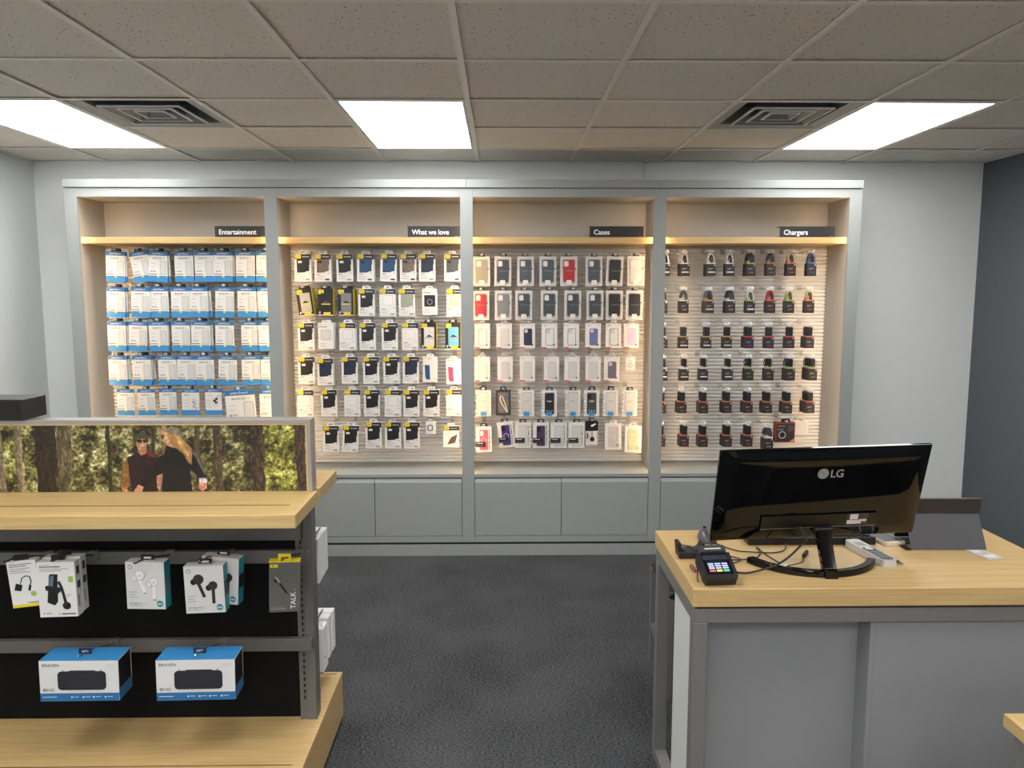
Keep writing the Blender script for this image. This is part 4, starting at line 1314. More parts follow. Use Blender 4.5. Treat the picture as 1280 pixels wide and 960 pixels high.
def bud_box(x, y, z, label, dark, tilt=0.0, yaw=0.0):
    p = prod('earbud_box', label, 'earbuds', x, y, z, tilt, yaw)
    p['group'] = 'earbud boxes on the island display'
    w, h, d = .122, .153, .040
    b = MB().box(-w / 2, w / 2, 0, d, -h, 0, CARDG)
    sd = TEAL
    b.box(w / 2, w / 2 + .0005, .0005, d - .0005, -h, -.001, sd)
    b.box(w / 2 + .0004, w / 2 + .0009, .002, d - .004, -h * .66, -h * .36, BLACK if dark else mat('grey_teal', (96, 120, 128), .4, vary=0))
    b.disc(-w * .38, -.016, .007, E0, TEAL, 14)
    b.disc(-w * .38, -.016, .005, E0 * 2, CARDG, 12)
    lines(b, -w * .44, -h * .63, 3, w * .22, h * .055)
    b.text('AIRTIME PRO 2', -w * .44, -h * .90, .0072, E0, TEAL, bold=.01, width=w * .42)
    lines(b, -w * .44, -h * .925, 1, w * .34, .01, INKG, .0018)
    b.disc(w * .36, -h * .885, .0105, E0, TEAL, 18)
    b.text('NEW', w * .36, -h * .905, .0068, E0 * 2, INKW, bold=.02, align='CENTER')
    part('box_body', b, p, .0008)
    m = mat('bud_dark', (52, 46, 46), .4, vary=0) if dark else mat('bud_white', (226, 225, 223), .35, vary=0)
    m2 = BLACK if dark else INKG
    e = MB()
    for (cx, cz, s, pts) in ((-w * .14, -h * .28, 1.0, [(-.010, -.048), (.004, -.082)]), (w * .22, -h * .42, .86, [(.024, -.075), (.024, -.104)])):
        pr = [(cx + .0165 * s * math.cos(a * math.pi / 9), cz + .0165 * s * math.sin(a * math.pi / 9)) for a in range(18)]
        e.prism(pr, -.0012, 0, m)
        e.prism([(cx - .016 * s + .009 * math.cos(a * math.pi / 7), cz - .008 * s + .010 * math.sin(a * math.pi / 7)) for a in range(14)], -.0010, 0, m2 if dark else m)
        if not dark:
            e.ring(cx, cz, .0150 * s, .0165 * s, -.0014, INKG, 18)
            e.ring(cx - .016 * s, cz - .008 * s, .0078, .009, -.0014, INKG, 14)
            e.disc(cx + .001, cz - .001, .005, -.0014, CARDG, 10)
    for a_, b_ in (((-w * .14 - .002, -h * .28 - .008), (w * .0 - .001, -h * .66)), ((w * .22, -h * .42 - .008), (w * .22, -h * .80))):
        dx, dz = b_[0] - a_[0], b_[1] - a_[1]
        l = math.hypot(dx, dz)
        nx_, nz_ = -dz / l * .0048, dx / l * .0048
        e.prism([(a_[0] - nx_, a_[1] - nz_), (a_[0] + nx_, a_[1] + nz_), (b_[0] + nx_, b_[1] + nz_), (b_[0] - nx_, b_[1] - nz_)], -.0013, 0, m)
        if not dark:
            e.rect(b_[0] - .004, b_[0] + .004, b_[1] - .001, b_[1] + .0015, -.0016, BROWNINK)
    part('earbud_picture', e, p)
    part('hang_tab', MB().prism(rr_pts(-.021, .021, -.002, .017, .003), .022, .0235, BLACK).rr(-.012, .012, .004, .010, .002, .0215, CARDG), p)
    return p


island_hook(-1.128, .868, 2.36)
bud_box(-1.116, 2.400, .860, 'white earbud box picturing pale earbuds', False, .3, -2)
island_hook(-.928, .872, 2.36)
bud_box(-.934, 2.400, .846, 'white earbud box picturing black earbuds, front of its hook', True, -1.2, 2)
bud_box(-.895, 2.446, .858, 'earbud box half hidden behind the box picturing black earbuds', True, 3.5, -6)

island_hook(-.690, .858, 2.41)
p = prod('headset_pack', 'dark grey headset pack with yellow top lettered TALK', 'headset', -.690, 2.440, .846, 1.6, 8)
HG = mat('headset_card', (92, 89, 84), .4, vary=.03)
b = MB().box(-.048, .048, 0, .030, -.168, 0, HG)
b.box(-.0482, .0482, -.0002, .0302, -.0035, .001, YELLOW)
b.rect(-.044, -.020, -.020, -.010, E0, YELLOW)
b.poly([(-.040, -.015), (-.036, -.018), (-.030, -.012), (-.036, -.0135)], E0 * 2, INKD)
b.text('TALK', .034, -.158, .023, E0, INKW, rot=math.pi / 2, width=.056)
b.text('45', .034, -.098, .008, E0, INKG, rot=math.pi / 2)
lines(b, -.042, -.150, 1, .040, .008, mat('ochre_ink', (150, 134, 60), .5, vary=0), .0015)
lines(b, -.042, -.156, 1, .046, .006, INKG, .0025)
part('pack_body', b, p, .0008)
e = MB().ring(-.024, -.056, .0135, .0145, -.0006, INKD, 20)
e.prism([(-.030, -.056), (-.025, -.052), (.010, -.104), (.005, -.107)], -.003, 0, BLACK)
e.prism([(-.029, -.052), (-.025, -.049), (-.013, -.068), (-.017, -.071)], -.0034, -.002, INKG)
e.disc(-.026, -.064, .007, -.0012, BLACK, 12)
part('headset_picture', e, p)
part('hang_tab', MB().prism([(-.021, 0), (.021, 0), (.018, .022), (-.020, .022)], .010, .0115, YELLOW).rr(-.012, .012, .006, .011, .002, .0095, INKD), p)

# two speaker boxes on the lower bar
for q, (cx, lab) in enumerate(((-1.335, 'blue and white portable speaker box hanging under the car mount boxes'), (-.968, 'blue and white portable speaker box hanging under the earbud boxes'))):
    island_hook(cx + .004, .556, 2.385)
    p = prod('speaker_box', lab, 'speaker', cx, 2.388, .543, .8, 2 if q == 0 else 3)
    p['group'] = 'speaker boxes on the lower bar'
    w, h, d = .244, .134, .095
    b = MB().box(-w / 2, w / 2, 0, d, -h, 0, CARD)
    b.add([(-w / 2, 0, .0004), (w / 2, 0, .0004), (w / 2, d, .0004), (-w / 2, d, .0004)], [(0, 1, 2, 3)], BLUE)
    b.rect(-w / 2, w / 2, -h, -h * .80, E0, BLUED)
    b.box(w / 2, w / 2 + .0004, .001, d - .006, -h * .72, -.002, mat('speaker_photo', (34, 28, 32), .4, vary=.3, scale=30))
    b.box(w / 2, w / 2 + .0004, 0, d, -h, -h * .72, BLUED)
    b.text('BRAVEN', -w * .46, -.019, .0125, E0, INKD if q == 0 else INKD, bold=.01, width=.052)
    b.text('BRV-X/2', -w * .46, -h * .755, .0135, E0, INKD, bold=.02, width=.034)
    lines(b, w * .35, -.012, 3, .026, .0045, CARDG, .002)
    b.rect(-w * .47, -w * .29, -h * .90, -h * .885, E0 * 2, INKW)
    for s in (-.10, .045, .175, .325):
        b.disc(w * s, -h * .90, .003, E0 * 2, INKW, 8)
        b.rect(w * s + .006, w * s + .022, -h * .90, -h * .888, E0 * 2, INKW)
    part('box_body', b, p, .0008)
    SP = mat('speaker_cloth', (38, 37, 44), .8, vary=.15, scale=400)
    sp = MB().prism(rr_pts(-w * .27, w * .34, -h * .72, -h * .26, .012, 4), -.0016, 0, SP)
    sp.rect(-w * .12, w * .21, -h * .27, -h * .235, -.0014, SP)
    sp.rect(-w * .21, -w * .19, -h * .26, -h * .22, -.0010, INKG).rect(w * .27, w * .29, -h * .26, -h * .22, -.0010, INKG)
    part('speaker_picture', sp, p)
    part('hang_tab', MB().prism(rr_pts(-.020, .020, -.006, .020, .002), .046, .0475, mat('navy_tab', (28, 34, 58), .4, vary=0)).rr(-.011, .011, .006, .013, .003, .0455, INKG), p)

# white boxes hanging on the far side, seen past the upright
BOXW = mat('pure_white_card', (238, 238, 240), .4, vary=.005)
far = [('upper', -.682, 2.862, .052, .610, .782), ('upper', -.682, 2.916, .052, .612, .783), ('upper', -.682, 2.970, .052, .614, .782),
       ('lower', -.668, 2.840, .075, .270, .440), ('lower', -.664, 2.918, .048, .290, .452), ('lower', -.660, 2.968, .048, .296, .454)]
for q, (lev, x1, y0, d, z0, z1) in enumerate(far):
    pos = ['nearest', 'middle', 'farthest'][q % 3]
    p = thing('white_box', f'plain white box, {pos} of three on the {lev} hook beyond the upright', 'product box', (x1 - .05, y0, z0), group='white boxes on the far side of the island display')
    obj('box_body', box(x1 - .10, x1, y0, y0 + d - .002, z0, z1, BOXW), p, bevel=.002)
    obj('base_stripe', box(x1 - .10, x1 - .002, y0 + .001, y0 + d - .003, z0 - .003, z0, mat('indigo_stripe', (44, 52, 120), .5, vary=0)), p)
    if q == 3:
        obj('slot_mark', box(x1 - .0005, x1 + .0006, y0 + .012, y0 + .030, z0 + .05, z0 + .055, INKD), p)
    if q % 3 == 0:
        obj('hang_tab', MB().prism(rr_pts(x1 - .035, x1 - .005, z1, z1 + .022, .003), y0 + .02, y0 + .0215, FROST), p)
for z in (.790, .460):
    obj('hook', MB().tube([(-.70, 2.70, z), (-.70, 2.98, z)], .0028, DARKWIRE, 6), gon)

# ================================================================== sales counter
ZC = 0.85
CX0, CX1, CY0, CY1 = .555, 1.742, 2.172, 2.736
cnt = thing('sales_counter', 'maple topped sales counter on a grey steel frame with grey panels', 'counter', (1.15, 2.45, 0))
obj('worktop', box(CX0, CX1, CY0, CY1, ZC - .055, ZC, WOODX), cnt, bevel=.0025)
obj('shadow_gap', box(CX0 + .015, CX1 - .015, CY0 + .012, CY1 - .012, ZC - .063, ZC - .0555, SHADOWGAP), cnt)
ZT = ZC - .063
PW = .042
xs = (CX0 + .004, CX1 - .004 - PW)
ys = (CY0 + .006, CY1 - .006 - PW)
for x in xs:
    for y in ys:
        obj('post', box(x, x + PW, y, y + PW, 0, ZT - PW - .0005, STEELC), cnt, bevel=.0015)
for y in ys:
    obj('top_rail', box(xs[0], xs[1] + PW, y, y + PW, ZT - PW, ZT, STEELC), cnt, bevel=.0015)
for x in xs:
    obj('side_rail', box(x, x + PW, ys[0] + PW + .0005, ys[1] - .0005, ZT - PW, ZT, STEELC), cnt, bevel=.0015)
    obj('foot_rail', box(x, x + PW, ys[0] + PW + .0005, ys[1] - .0005, .004, .044, STEELC), cnt, bevel=.0015)
obj('foot_rail', box(xs[0] + PW + .0005, xs[1] - .0005, ys[0] + .002, ys[0] + PW, .004, .044, STEELC), cnt)
STEP = 1.085
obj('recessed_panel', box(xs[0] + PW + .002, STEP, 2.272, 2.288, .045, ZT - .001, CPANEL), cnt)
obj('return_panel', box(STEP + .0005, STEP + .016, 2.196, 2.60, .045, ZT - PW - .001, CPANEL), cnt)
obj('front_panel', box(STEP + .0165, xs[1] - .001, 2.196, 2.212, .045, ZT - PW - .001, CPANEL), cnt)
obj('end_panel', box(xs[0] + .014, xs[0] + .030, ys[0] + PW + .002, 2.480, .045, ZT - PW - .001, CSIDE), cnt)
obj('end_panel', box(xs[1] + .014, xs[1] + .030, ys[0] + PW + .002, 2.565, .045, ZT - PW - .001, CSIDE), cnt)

# tall stool tucked in behind the counter
st = thing('stool', 'steel framed stool standing behind the counter, its legs just showing', 'stool', (.88, 3.30, 0))
SX = (.690, 1.04)
SY = (3.100, 3.470)
for x in SX:
    for y in SY:
        obj('leg', box(x, x + .022, y, y + .022, 0, .44, STEELC), st, bevel=.001)
for x in SX:
    obj('rung', box(x + .002, x + .020, SY[0] + .0225, SY[1] - .0005, .150, .185, STEELC), st)
for y in SY:
    obj('rung', box(SX[0] + .0225, SX[1] - .0005, y + .002, y + .020, .285, .303, CHROME), st)
obj('seat', box(SX[0] + .001, SX[1] + .021, SY[0] + .001, SY[1] + .021, .4405, .47, BLACK), st, bevel=.012)

# corner of the near table
nt_ = thing('display_table', 'maple topped table with a steel frame, only its corner in view', 'table', (1.75, 1.35, 0))
TZ = .72
obj('table_top', box(1.176, 2.25, 1.00, 1.722, TZ - .032, TZ, WOODY), nt_, bevel=.002)
for x in (1.196, 2.19):
    for y in (1.02, 1.662):
        obj('leg', box(x, x + .036, y, y + .036, 0, TZ - .0615, STEELC), nt_)
obj('apron', MB().box(1.190, 2.232, 1.660, 1.700, TZ - .061, TZ - .033, STEELC).box(1.190, 1.232, 1.02, 1.6595, TZ - .061, TZ - .033, STEELC).box(2.190, 2.232, 1.02, 1.6595, TZ - .061, TZ - .033, STEELC).box(1.2325, 2.1895, 1.02, 1.06, TZ - .061, TZ - .033, STEELC), nt_)

# ------------------------------------------------------------------ monitor seen from behind
mon = thing('monitor', 'glossy black wide computer monitor on a curved stand, seen from behind', 'monitor', (.985, 2.30, ZC))
MW, MH = .658, .312
piv = Matrix.Translation((.988, 2.364, 1.080)) @ Matrix.Rotation(math.radians(3.81), 4, 'Z') @ Matrix.Rotation(math.radians(15.95), 4, 'X') @ Matrix.Rotation(math.radians(-1.03), 4, 'Y')


def place(mb, M):
    mb.v = [tuple(M @ Vector(p)) for p in mb.v]
    return mb


sc = MB()                        # back shell, gently swelling towards its middle
nx, nz = 24, 14
grid = []
for j in range(nz + 1):
    for i_ in range(nx + 1):
        u, v = i_ / nx * 2 - 1, j / nz * 2 - 1
        edge = min(1.0, (1 - abs(u)) * 8) ** .5 * min(1.0, (1 - abs(v)) * 5) ** .5
        grid.append((u * MW / 2, -.014 * edge - .005 * (1 - u * u) * (1 - v * v), v * MH / 2))
f = []
for j in range(nz):
    for i_ in range(nx):
        a = j * (nx + 1) + i_
        f.append((a, a + 1, a + nx + 2, a + nx + 1))
sc.add(grid, f, GLOSSB)
obj('back_shell', place(sc, piv), mon, smooth=True)
obj('bezel', place(MB().box(-MW / 2 - .002, MW / 2 + .002, .0005, .012, -MH / 2 - .002, MH / 2 + .002, GLOSSB), piv), mon, bevel=.002)
obj('screen', place(MB().box(-MW / 2 + .006, MW / 2 - .006, .0125, .0135, -MH / 2 + .014, MH / 2 - .006, mat('dark_screen', (14, 15, 18), .15, vary=0)), piv), mon)
SILV = mat('logo_silver', (176, 178, 178), .3, metal=.4, vary=0)
lg = MB()
lx, lz = -.014, .084
lg.disc(lx, lz, .0175, -.0255, SILV, 28)
lg.ring(lx, lz, .0125, .0138, -.0258, mat('logo_line', (92, 92, 92), .4, vary=0), 24, math.radians(40), math.radians(360))
LN = MATS['logo_line']
lg.rect(lx - .001, lx + .0006, lz - .006, lz + .007, -.0258, LN).rect(lx - .001, lx + .005, lz - .006, lz - .0046, -.0258, LN)
lg.rect(lx + .002, lx + .0125, lz - .0006, lz + .0008, -.0258, LN).disc(lx - .006, lz + .006, .002, -.0258, LN, 10)
obj('emblem', place(lg, piv), mon)
obj('lettering', place(MB().text('LG', lx + .024, lz - .0135, .037, -.0255, SILV, bold=.018, width=.040), piv), mon)
rc = MB().box(-.185, .185, -.0240, -.0195, -.105, -.062, mat('port_recess', (12, 11, 10), .3, vary=0))
obj('port_recess', place(rc, piv), mon)
obj('recess_rim', place(MB().box(-.185, .185, -.0246, -.0215, -.1075, -.1052, mat('rim_highlight', (120, 120, 118), .25, metal=.5, vary=0)), piv), mon)  # lower recess edge, its highlight put into the colour
lbl = MB()
lbl.rect(.088, .156, -.101, -.062, -.0243, mat('dim_label', (66, 60, 54), .5, vary=0))
lbl.rect(.098, .124, -.083, -.064, -.0246, CARDG).rect(.090, .136, -.099, -.085, -.0246, CARDG).rect(.128, .152, -.091, -.083, -.0246, CARDG)
obj('rating_label', place(lbl, piv), mon)
hg = piv @ Vector((.014, -.030, -.118))
ft = Vector((.985, 2.262, ZC + .016))
stem = MB()
d = (ft - hg).normalized()
side = Vector((1, 0, 0))
nrm = d.cross(side).normalized()
for (c0, w0, c1, w1, t0, t1) in ((hg, .023, ft, .020, .012, .013),):
    vs = []
    for cc, ww, tt in ((c0, w0, t0), (c1, w1, t1)):
        for sx, sy in ((-1, -1), (1, -1), (1, 1), (-1, 1)):
            vs.append(tuple(cc + side * sx * ww + nrm * sy * tt))
    stem.add(vs, [(0, 3, 2, 1), (4, 5, 6, 7), (0, 1, 5, 4), (1, 2, 6, 5), (2, 3, 7, 6), (3, 0, 4, 7)], GLOSSB)
obj('stem', stem, mon, bevel=.004)
obj('hinge', place(MB().box(-.016, .044, -.040, -.012, -.128, -.104, BLACK), piv), mon, bevel=.003)
obj('stem_foot', MB().prism([(.966, ZC + .0005), (1.006, ZC + .0005), (1.003, ZC + .028), (.968, ZC + .028)], 2.244, 2.276, GLOSSB), mon, bevel=.003)
arc = MB()
ac_, ar = Vector((.982, 2.475)), .208
N = 28
vs = []
for q in range(N + 1):
    a = math.radians(202 + (332 - 202) * q / N)
    for rr0, z in ((ar - .014, ZC + .0005), (ar + .014, ZC + .0005), (ar + .012, ZC + .019), (ar - .012, ZC + .019)):
        vs.append((ac_.x + rr0 * math.cos(a), ac_.y + rr0 * math.sin(a), z))
fs = []
for q in range(N):
    for k in range(4):
        a, b = q * 4 + k, q * 4 + (k + 1) % 4
        fs.append((a, a + 4, b + 4, b))
fs += [(0, 1, 2, 3), (N * 4 + 3, N * 4 + 2, N * 4 + 1, N * 4)]
arc.add(vs, fs, GLOSSB)
obj('arc_foot', arc, mon, bevel=.002)

# ------------------------------------------------------------------ things on the counter
Z0 = ZC + .0004
kb = thing('keyboard', 'slim black keyboard half hidden under the monitor', 'keyboard', (1.05, 2.60, Z0))
obj('keyboard_body', MB().xprism([(2.560, Z0), (2.705, Z0), (2.705, Z0 + .012), (2.560, Z0 + .026)], .835, 1.268, BLACK), kb, bevel=.002)
km = MB().box(-.0075, .0075, -.0075, .0075, 0, .006, mat('key_black', (34, 34, 36), .5, vary=0)).mesh('key', bevel=.0012)
for r in range(5):
    for c in range(20):
        o = obj('key', km, kb, loc=(.850 + c * .0208 - 1.05, 2.580 + r * .027 - 2.60, .0245 - r * .0026))
ms = thing('mouse', 'grey computer mouse peeking out beside the monitor', 'mouse', (.712, 2.625, Z0))
g = MB()
prf = []
for j in range(9):
    v = j / 8
    for k in range(13):
        a = math.pi * k / 12
        wd = .030 * (math.sin(math.pi * (.12 + .80 * v)) ** .5)
        ht = .034 * (math.sin(math.pi * (.10 + .72 * v)) ** .7)
        prf.append((.712 + wd * math.cos(a), 2.575 + .105 * v, Z0 + ht * math.sin(a)))
g.add(prf, [(j * 13 + k, (j + 1) * 13 + k, (j + 1) * 13 + k + 1, j * 13 + k + 1) for j in range(8) for k in range(12)] + [tuple(range(13)), tuple(range(8 * 13 + 12, 8 * 13 - 1, -1))], mat('mouse_grey', (74, 74, 76), .35, vary=0))
obj('mouse_shell', g, ms, smooth=True)
obj('scroll_wheel', MB().box(.708, .716, 2.650, 2.666, Z0 + .028, Z0 + .036, BLACK), ms)

# card terminal on its stand
tm = thing('card_terminal', 'black handheld card payment terminal with a lit colour screen', 'card terminal', (.648, 2.235, Z0))
A = Matrix.Translation((.640, 2.196, ZC + .016)) @ Matrix.Rotation(math.radians(5), 4, 'Z') @ Matrix.Rotation(math.radians(30), 4, 'X')
TB = mat('terminal_black', (30, 30, 33), .38, vary=0)
w, h = .050, .092


def flat(mb):                    # built lying: x across, z stands for length, y for height
    mb.v = [(p[0], p[2], -p[1]) for p in mb.v]
    return place(mb, A)


obj('terminal_body', flat(MB().prism([(-w * .92, -.006), (w * .92, -.006), (w * 1.02, .008), (w, h), (-w, h), (-w * 1.02, .008)], -.016, .012, TB)), tm, bevel=.003)
obj('terminal_bezel', flat(MB().rr(-w * .80, w * .80, .010, h - .006, .004, -.0164, mat('bezel_black', (12, 12, 14), .15, vary=0))), tm)
scn = MB()
scn.rect(-w * .60, w * .60, .016, .062, -.0168, mat('lcd_navy', (22, 26, 40), .2, vary=0, emit=(22, 28, 52), strength=.35))
scn.rect(-w * .76, w * .76, .064, h - .010, -.0168, mat('lcd_grey', (52, 56, 66), .15, vary=0))
for q, cc in enumerate(((206, 92, 92), (226, 196, 96), (84, 186, 160))):
    x = -w * .58 + q * w * .42
    scn.rect(x, x + w * .34, .019, .027, -.0172, mat(f'lcd_key{q}', cc, .3, vary=0, emit=cc, strength=.3))
    for r in range(3):
        scn.rect(x, x + w * .34, .030 + r * .0080, .0355 + r * .0080, -.0172, mat('lcd_pale', (176, 186, 226), .3, vary=0, emit=(176, 186, 226), strength=.3))
obj('terminal_screen', flat(scn), tm)
obj('printer_head', flat(MB().prism([(-w * .80, h - .002), (w * .80, h - .002), (w * .74, h + .022), (-w * .74, h + .022)], -.024, .006, mat('printer_grey', (58, 60, 64), .4, vary=0))), tm, bevel=.003)
obj('paper_slot', flat(MB().rect(-w * .5, w * .5, h + .006, h + .011, -.0246, CARDG)), tm)
obj('support', MB().box(.614, .662, 2.236, 2.290, Z0, ZC + .040, TB), tm, bevel=.004)
obj('wrist_strap', MB().tube([(.594, 2.285, ZC + .056), (.586, 2.278, ZC + .042), (.588, 2.258, ZC + .024), (.582, 2.238, ZC + .010), (.580, 2.222, ZC + .004)], .0022, BLACK), tm)
rc_ = thing('connector', 'small red plug lying against the card terminal', 'plug', (.597, 2.318, Z0))
obj('plug_body', MB().tube([(.590, 2.345, ZC + .007), (.592, 2.316, ZC + .007), (.593, 2.300, ZC + .006)], [.0062, .0066, .004], mat('plug_red', (128, 66, 62), .4, vary=0), 8), rc_)
cr = thing('charging_cradle', 'black curved charging cradle behind the card terminal', 'cradle', (.612, 2.46, Z0))
pr = [(.572, ZC + .001), (.652, ZC + .001), (.656, ZC + .046), (.648, ZC + .046)]
pr += [(.612 + .034 * math.cos(a), ZC + .040 - .020 * math.sin(a)) for a in [math.pi * q / 8 for q in range(0, 9)]]
pr += [(.580, ZC + .048), (.568, ZC + .048)]
obj('cradle_body', MB().prism(pr, 2.440, 2.485, BLACK), cr, bevel=.0015)
obj('cradle_lip', box(.570, .654, 2.428, 2.4395, ZC + .001, ZC + .022, TB), cr, bevel=.002)

CAB = mat('cable_rubber', (28, 27, 27), .5, vary=0)


def spline(pts, n=8):
    P_ = [Vector(p) for p in pts]
    P_ = [P_[0]] + P_ + [P_[-1]]
    out = []
    for i_ in range(1, len(P_) - 2):
        for q in range(n):
            t = q / n
            a, b, c, d_ = P_[i_ - 1:i_ + 3]
            out.append(.5 * ((2 * b) + (c - a) * t + (2 * a - 5 * b + 4 * c - d_) * t * t + (3 * b - a - 3 * c + d_) * t ** 3))
    out.append(P_[-2])
    return out


zc = ZC + .0036
prt = piv @ Vector((-.060, -.030, -.098))
prt2 = piv @ Vector((.020, -.030, -.092))
cables = [
    ('thick black video cable curving from the monitor to the terminal', .0032, [(.690, 2.315, zc), (.745, 2.290, zc), (.83, 2.295, zc + .021), (.885, 2.330, zc + .034), (.925, 2.330, zc + .075), (prt.x + .006, prt.y - .035, prt.z - .03), tuple(prt)]),
    ('thin black cable looping wide behind the charging cradle', .0020, [(.700, 2.43, zc), (.66, 2.52, zc), (.60, 2.56, zc), (.585, 2.52, zc), (.62, 2.50, zc + .012), (.68, 2.47, zc + .004), (.745, 2.44, zc), (.76, 2.40, zc + .003), (.72, 2.37, zc), (.685, 2.345, zc)]),
    ('thin black cable running from the mouse to the terminal', .0020, [(.712, 2.572, zc + .006), (.705, 2.52, zc), (.735, 2.47, zc), (.70, 2.42, zc + .005), (.67, 2.37, zc + .010), (.655, 2.345, zc + .02)]),
    ('thin black cable lying in a shallow curve under the monitor', .0020, [(.700, 2.405, zc), (.755, 2.395, zc + .005), (.81, 2.42, zc), (.845, 2.47, zc), (.852, 2.53, zc)]),
    ('thin black cable crossing the curved stand foot to a black plug', .0020, [(.855, 2.53, zc), (.862, 2.45, zc), (.885, 2.36, zc), (.91, 2.315, zc + .020), (.945, 2.36, zc + .012), (.965, 2.42, zc + .006), (.985, 2.455, zc + .004)]),
    ('thin black cable trailing from the keyboard across the maple top', .0020, [(.955, 2.543, zc + .008), (.935, 2.50, zc), (.885, 2.475, zc), (.82, 2.485, zc), (.775, 2.50, zc), (.735, 2.56, zc), (.72, 2.60, zc)]),
]
for lab, r, pts in cables:
    o = obj('cable', MB().tube(spline(pts), r, CAB, 6), origin=tuple(pts[0]), label=lab, category='cable', group='cables on the counter')
obj('cable_plug', MB().tube([(.975, 2.435, ZC + .007), (1.000, 2.475, ZC + .007)], .0065, CAB, 8), origin=(.985, 2.455, ZC), label='small black plug lying behind the monitor stem', category='plug')
tagm = MB().add([(.846, 2.322, ZC + .0197), (.868, 2.302, ZC + .0197), (.884, 2.318, ZC + .0205), (.862, 2.330, ZC + .021)], [(0, 1, 2, 3)], CARD)
tagm.add([(.846, 2.322, ZC + .0194), (.868, 2.302, ZC + .0194), (.884, 2.318, ZC + .0202), (.862, 2.330, ZC + .0207)], [(3, 2, 1, 0)], CARD)
obj('paper_label', tagm, origin=(.86, 2.316, ZC + .0135), label='scrap of white paper stuck to the curved monitor foot', category='label')

# cordless handset
hs = thing('handset', 'silver cordless phone handset lying face up in front of the monitor', 'telephone', (1.19, 2.45, Z0))
B_ = Matrix.Translation((1.195, 2.448, ZC + .0006)) @ Matrix.Rotation(math.radians(8), 4, 'Z')


def lay(mb, M):                  # x across, z length, y height below zero
    mb.v = [(p[0], p[2], -p[1]) for p in mb.v]
    return place(mb, M)


SILVER = mat('handset_silver', (206, 206, 204), .3, metal=.3, vary=0)
obj('handset_body', lay(MB().prism(rr_pts(-.024, .024, -.108, .108, .010, 4), -.022, 0, SILVER), B_), hs, bevel=.004)
obj('handset_keypad', lay(MB().prism(rr_pts(-.019, .019, -.096, .020, .006, 3), -.0232, -.0215, mat('keypad_dark', (62, 62, 66), .35, vary=0)), B_), hs)
hm = MB().box(-.0045, .0045, -.004, .004, 0, .0012, mat('handset_key', (120, 121, 124), .4, vary=0)).mesh('key')
for r in range(5):
    for c in range(3):
        q = B_ @ Vector(((c - 1) * .012, -.086 + r * .014, .0232))
        obj('key', hm, hs, loc=(q.x - 1.19, q.y - 2.45, q.z - Z0), rot=(0, 0, math.radians(8)))
obj('control_ring', lay(MB().disc(0, .006, .0125, -.0236, CARD, 20).disc(0, .006, .005, -.0240, SILVER, 14), B_), hs)
obj('handset_display', lay(MB().rr(-.016, .016, .034, .076, .003, -.0223, mat('handset_lcd', (168, 176, 168), .2, vary=0)), B_), hs)
obj('charge_strip', lay(MB().rect(-.012, .012, -.104, -.098, -.0223, INKG), B_), hs)
pn = thing('pen', 'dark pen lying beside the cordless handset', 'pen', (1.235, 2.43, Z0))
obj('pen_barrel', MB().tube([(1.222, 2.52, ZC + .006), (1.252, 2.372, ZC + .006)], .0045, mat('pen_dark', (58, 58, 60), .35, vary=0), 8), pn)
obj('pen_tip', MB().tube([(1.252, 2.3718, ZC + .006), (1.256, 2.352, ZC + .006)], [.004, .001], CHROME, 8), pn)
ph_ = thing('mobile_phone', 'pale gold mobile phone lying under the monitor corner', 'mobile phone', (1.325, 2.60, Z0))
C_ = Matrix.Translation((1.322, 2.600, ZC + .0006)) @ Matrix.Rotation(math.radians(10), 4, 'Z')
obj('phone_body', lay(MB().prism(rr_pts(-.038, .038, -.055, .078, .009, 4), -.012, 0, mat('pale_gold', (214, 200, 180), .35, vary=0)), C_), ph_, bevel=.002)
obj('phone_screen', lay(MB().rr(-.034, .034, -.040, .074, .006, -.0124, mat('phone_glass', (98, 98, 100), .12, vary=0)), C_), ph_)

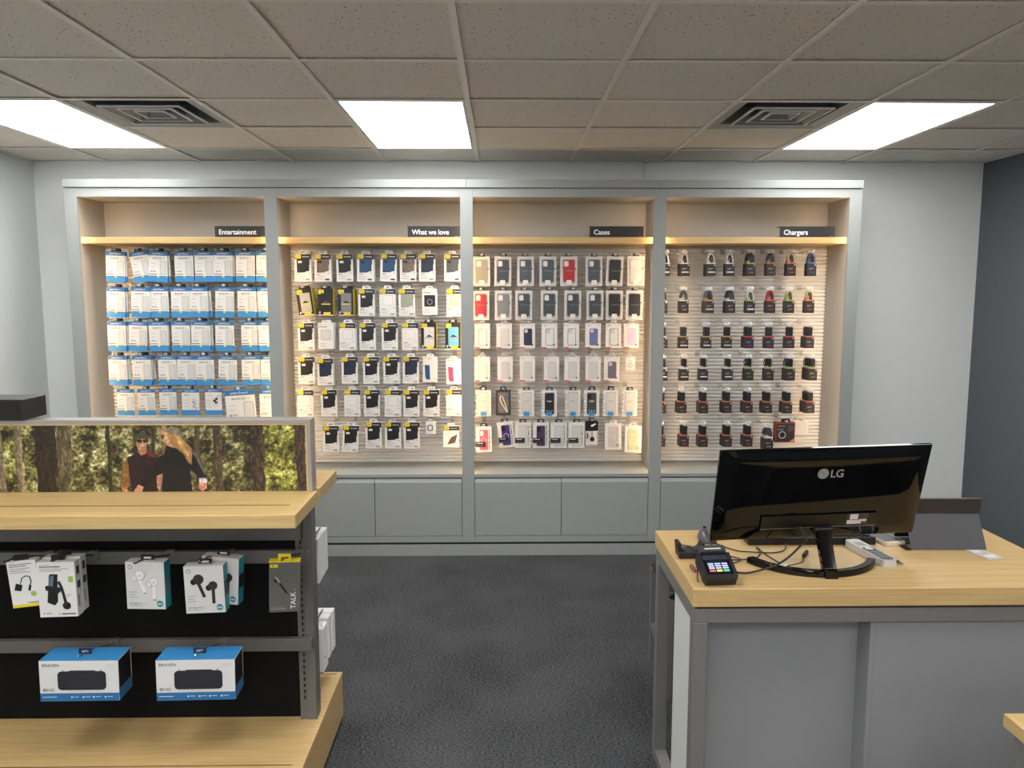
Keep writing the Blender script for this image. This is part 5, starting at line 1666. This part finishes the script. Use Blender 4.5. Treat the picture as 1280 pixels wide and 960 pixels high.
# tablet propped in its folded cover
tb = thing('tablet', 'tablet propped up in a folded dark grey cover, seen from behind', 'tablet', (1.49, 2.55, Z0))
COVER = mat('cover_grey', (70, 70, 74), .6, vary=.03, scale=200)
COVERD = mat('cover_dark', (44, 40, 38), .55, vary=.02)
TA = Matrix.Translation((1.490, 2.500, Z0)) @ Matrix.Rotation(math.radians(-1.5), 4, 'Z')


def slab(p0, p1, x0, x1, th, m, x0t=None, x1t=None):
    (y0, z0), (y1, z1) = p0, p1
    dy, dz = y1 - y0, z1 - z0
    l = math.hypot(dy, dz)
    ny, nz_ = dz / l * th, -dy / l * th
    x0t = x0 if x0t is None else x0t
    x1t = x1 if x1t is None else x1t
    vs = [(x0, y0, z0), (x1, y0, z0), (x1t, y1, z1), (x0t, y1, z1), (x0, y0 + ny, z0 + nz_), (x1, y0 + ny, z0 + nz_), (x1t, y1 + ny, z1 + nz_), (x0t, y1 + ny, z1 + nz_)]
    return MB().add(vs, [(0, 1, 2, 3), (7, 6, 5, 4), (0, 4, 5, 1), (1, 5, 6, 2), (2, 6, 7, 3), (3, 7, 4, 0)], m)


obj('cover_flap', place(slab((0.0, .002), (.062, .112), -.130, .118, .003, COVER), TA), tb, bevel=.001)
obj('cover_back', place(slab((.056, .112), (.050, .157), -.132, .120, .003, COVERD), TA), tb, bevel=.001)
obj('tablet_body', place(slab((.120, .008), (.053, .160), -.130, .120, .007, BLACK), TA), tb, bevel=.0015)
obj('tablet_edge', place(MB().box(-.130, .120, .0515, .0585, .160, .162, CHROME), TA), tb)
obj('cover_base', place(MB().box(-.150, -.132, -.002, .17, .0, .004, BLACK).box(-.132, .112, .06, .17, .0, .004, COVER), TA), tb)
nc = thing('card_sleeve', 'clear plastic sleeve with white labels lying on the counter', 'plastic sleeve', (1.57, 2.45, Z0))
D_ = Matrix.Translation((1.575, 2.452, ZC + .0008)) @ Matrix.Rotation(math.radians(12), 4, 'Z')
obj('sleeve', lay(MB().prism(rr_pts(-.030, .030, -.045, .055, .003, 2), -.0012, 0, mat('sleeve_film', (206, 202, 196), .2, vary=0)), D_), nc)
obj('label', lay(MB().rect(-.022, .010, .018, .040, -.0016, CARD), D_), nc)
obj('label', lay(MB().rect(-.016, .020, -.030, -.006, -.0016, CARD), D_), nc)
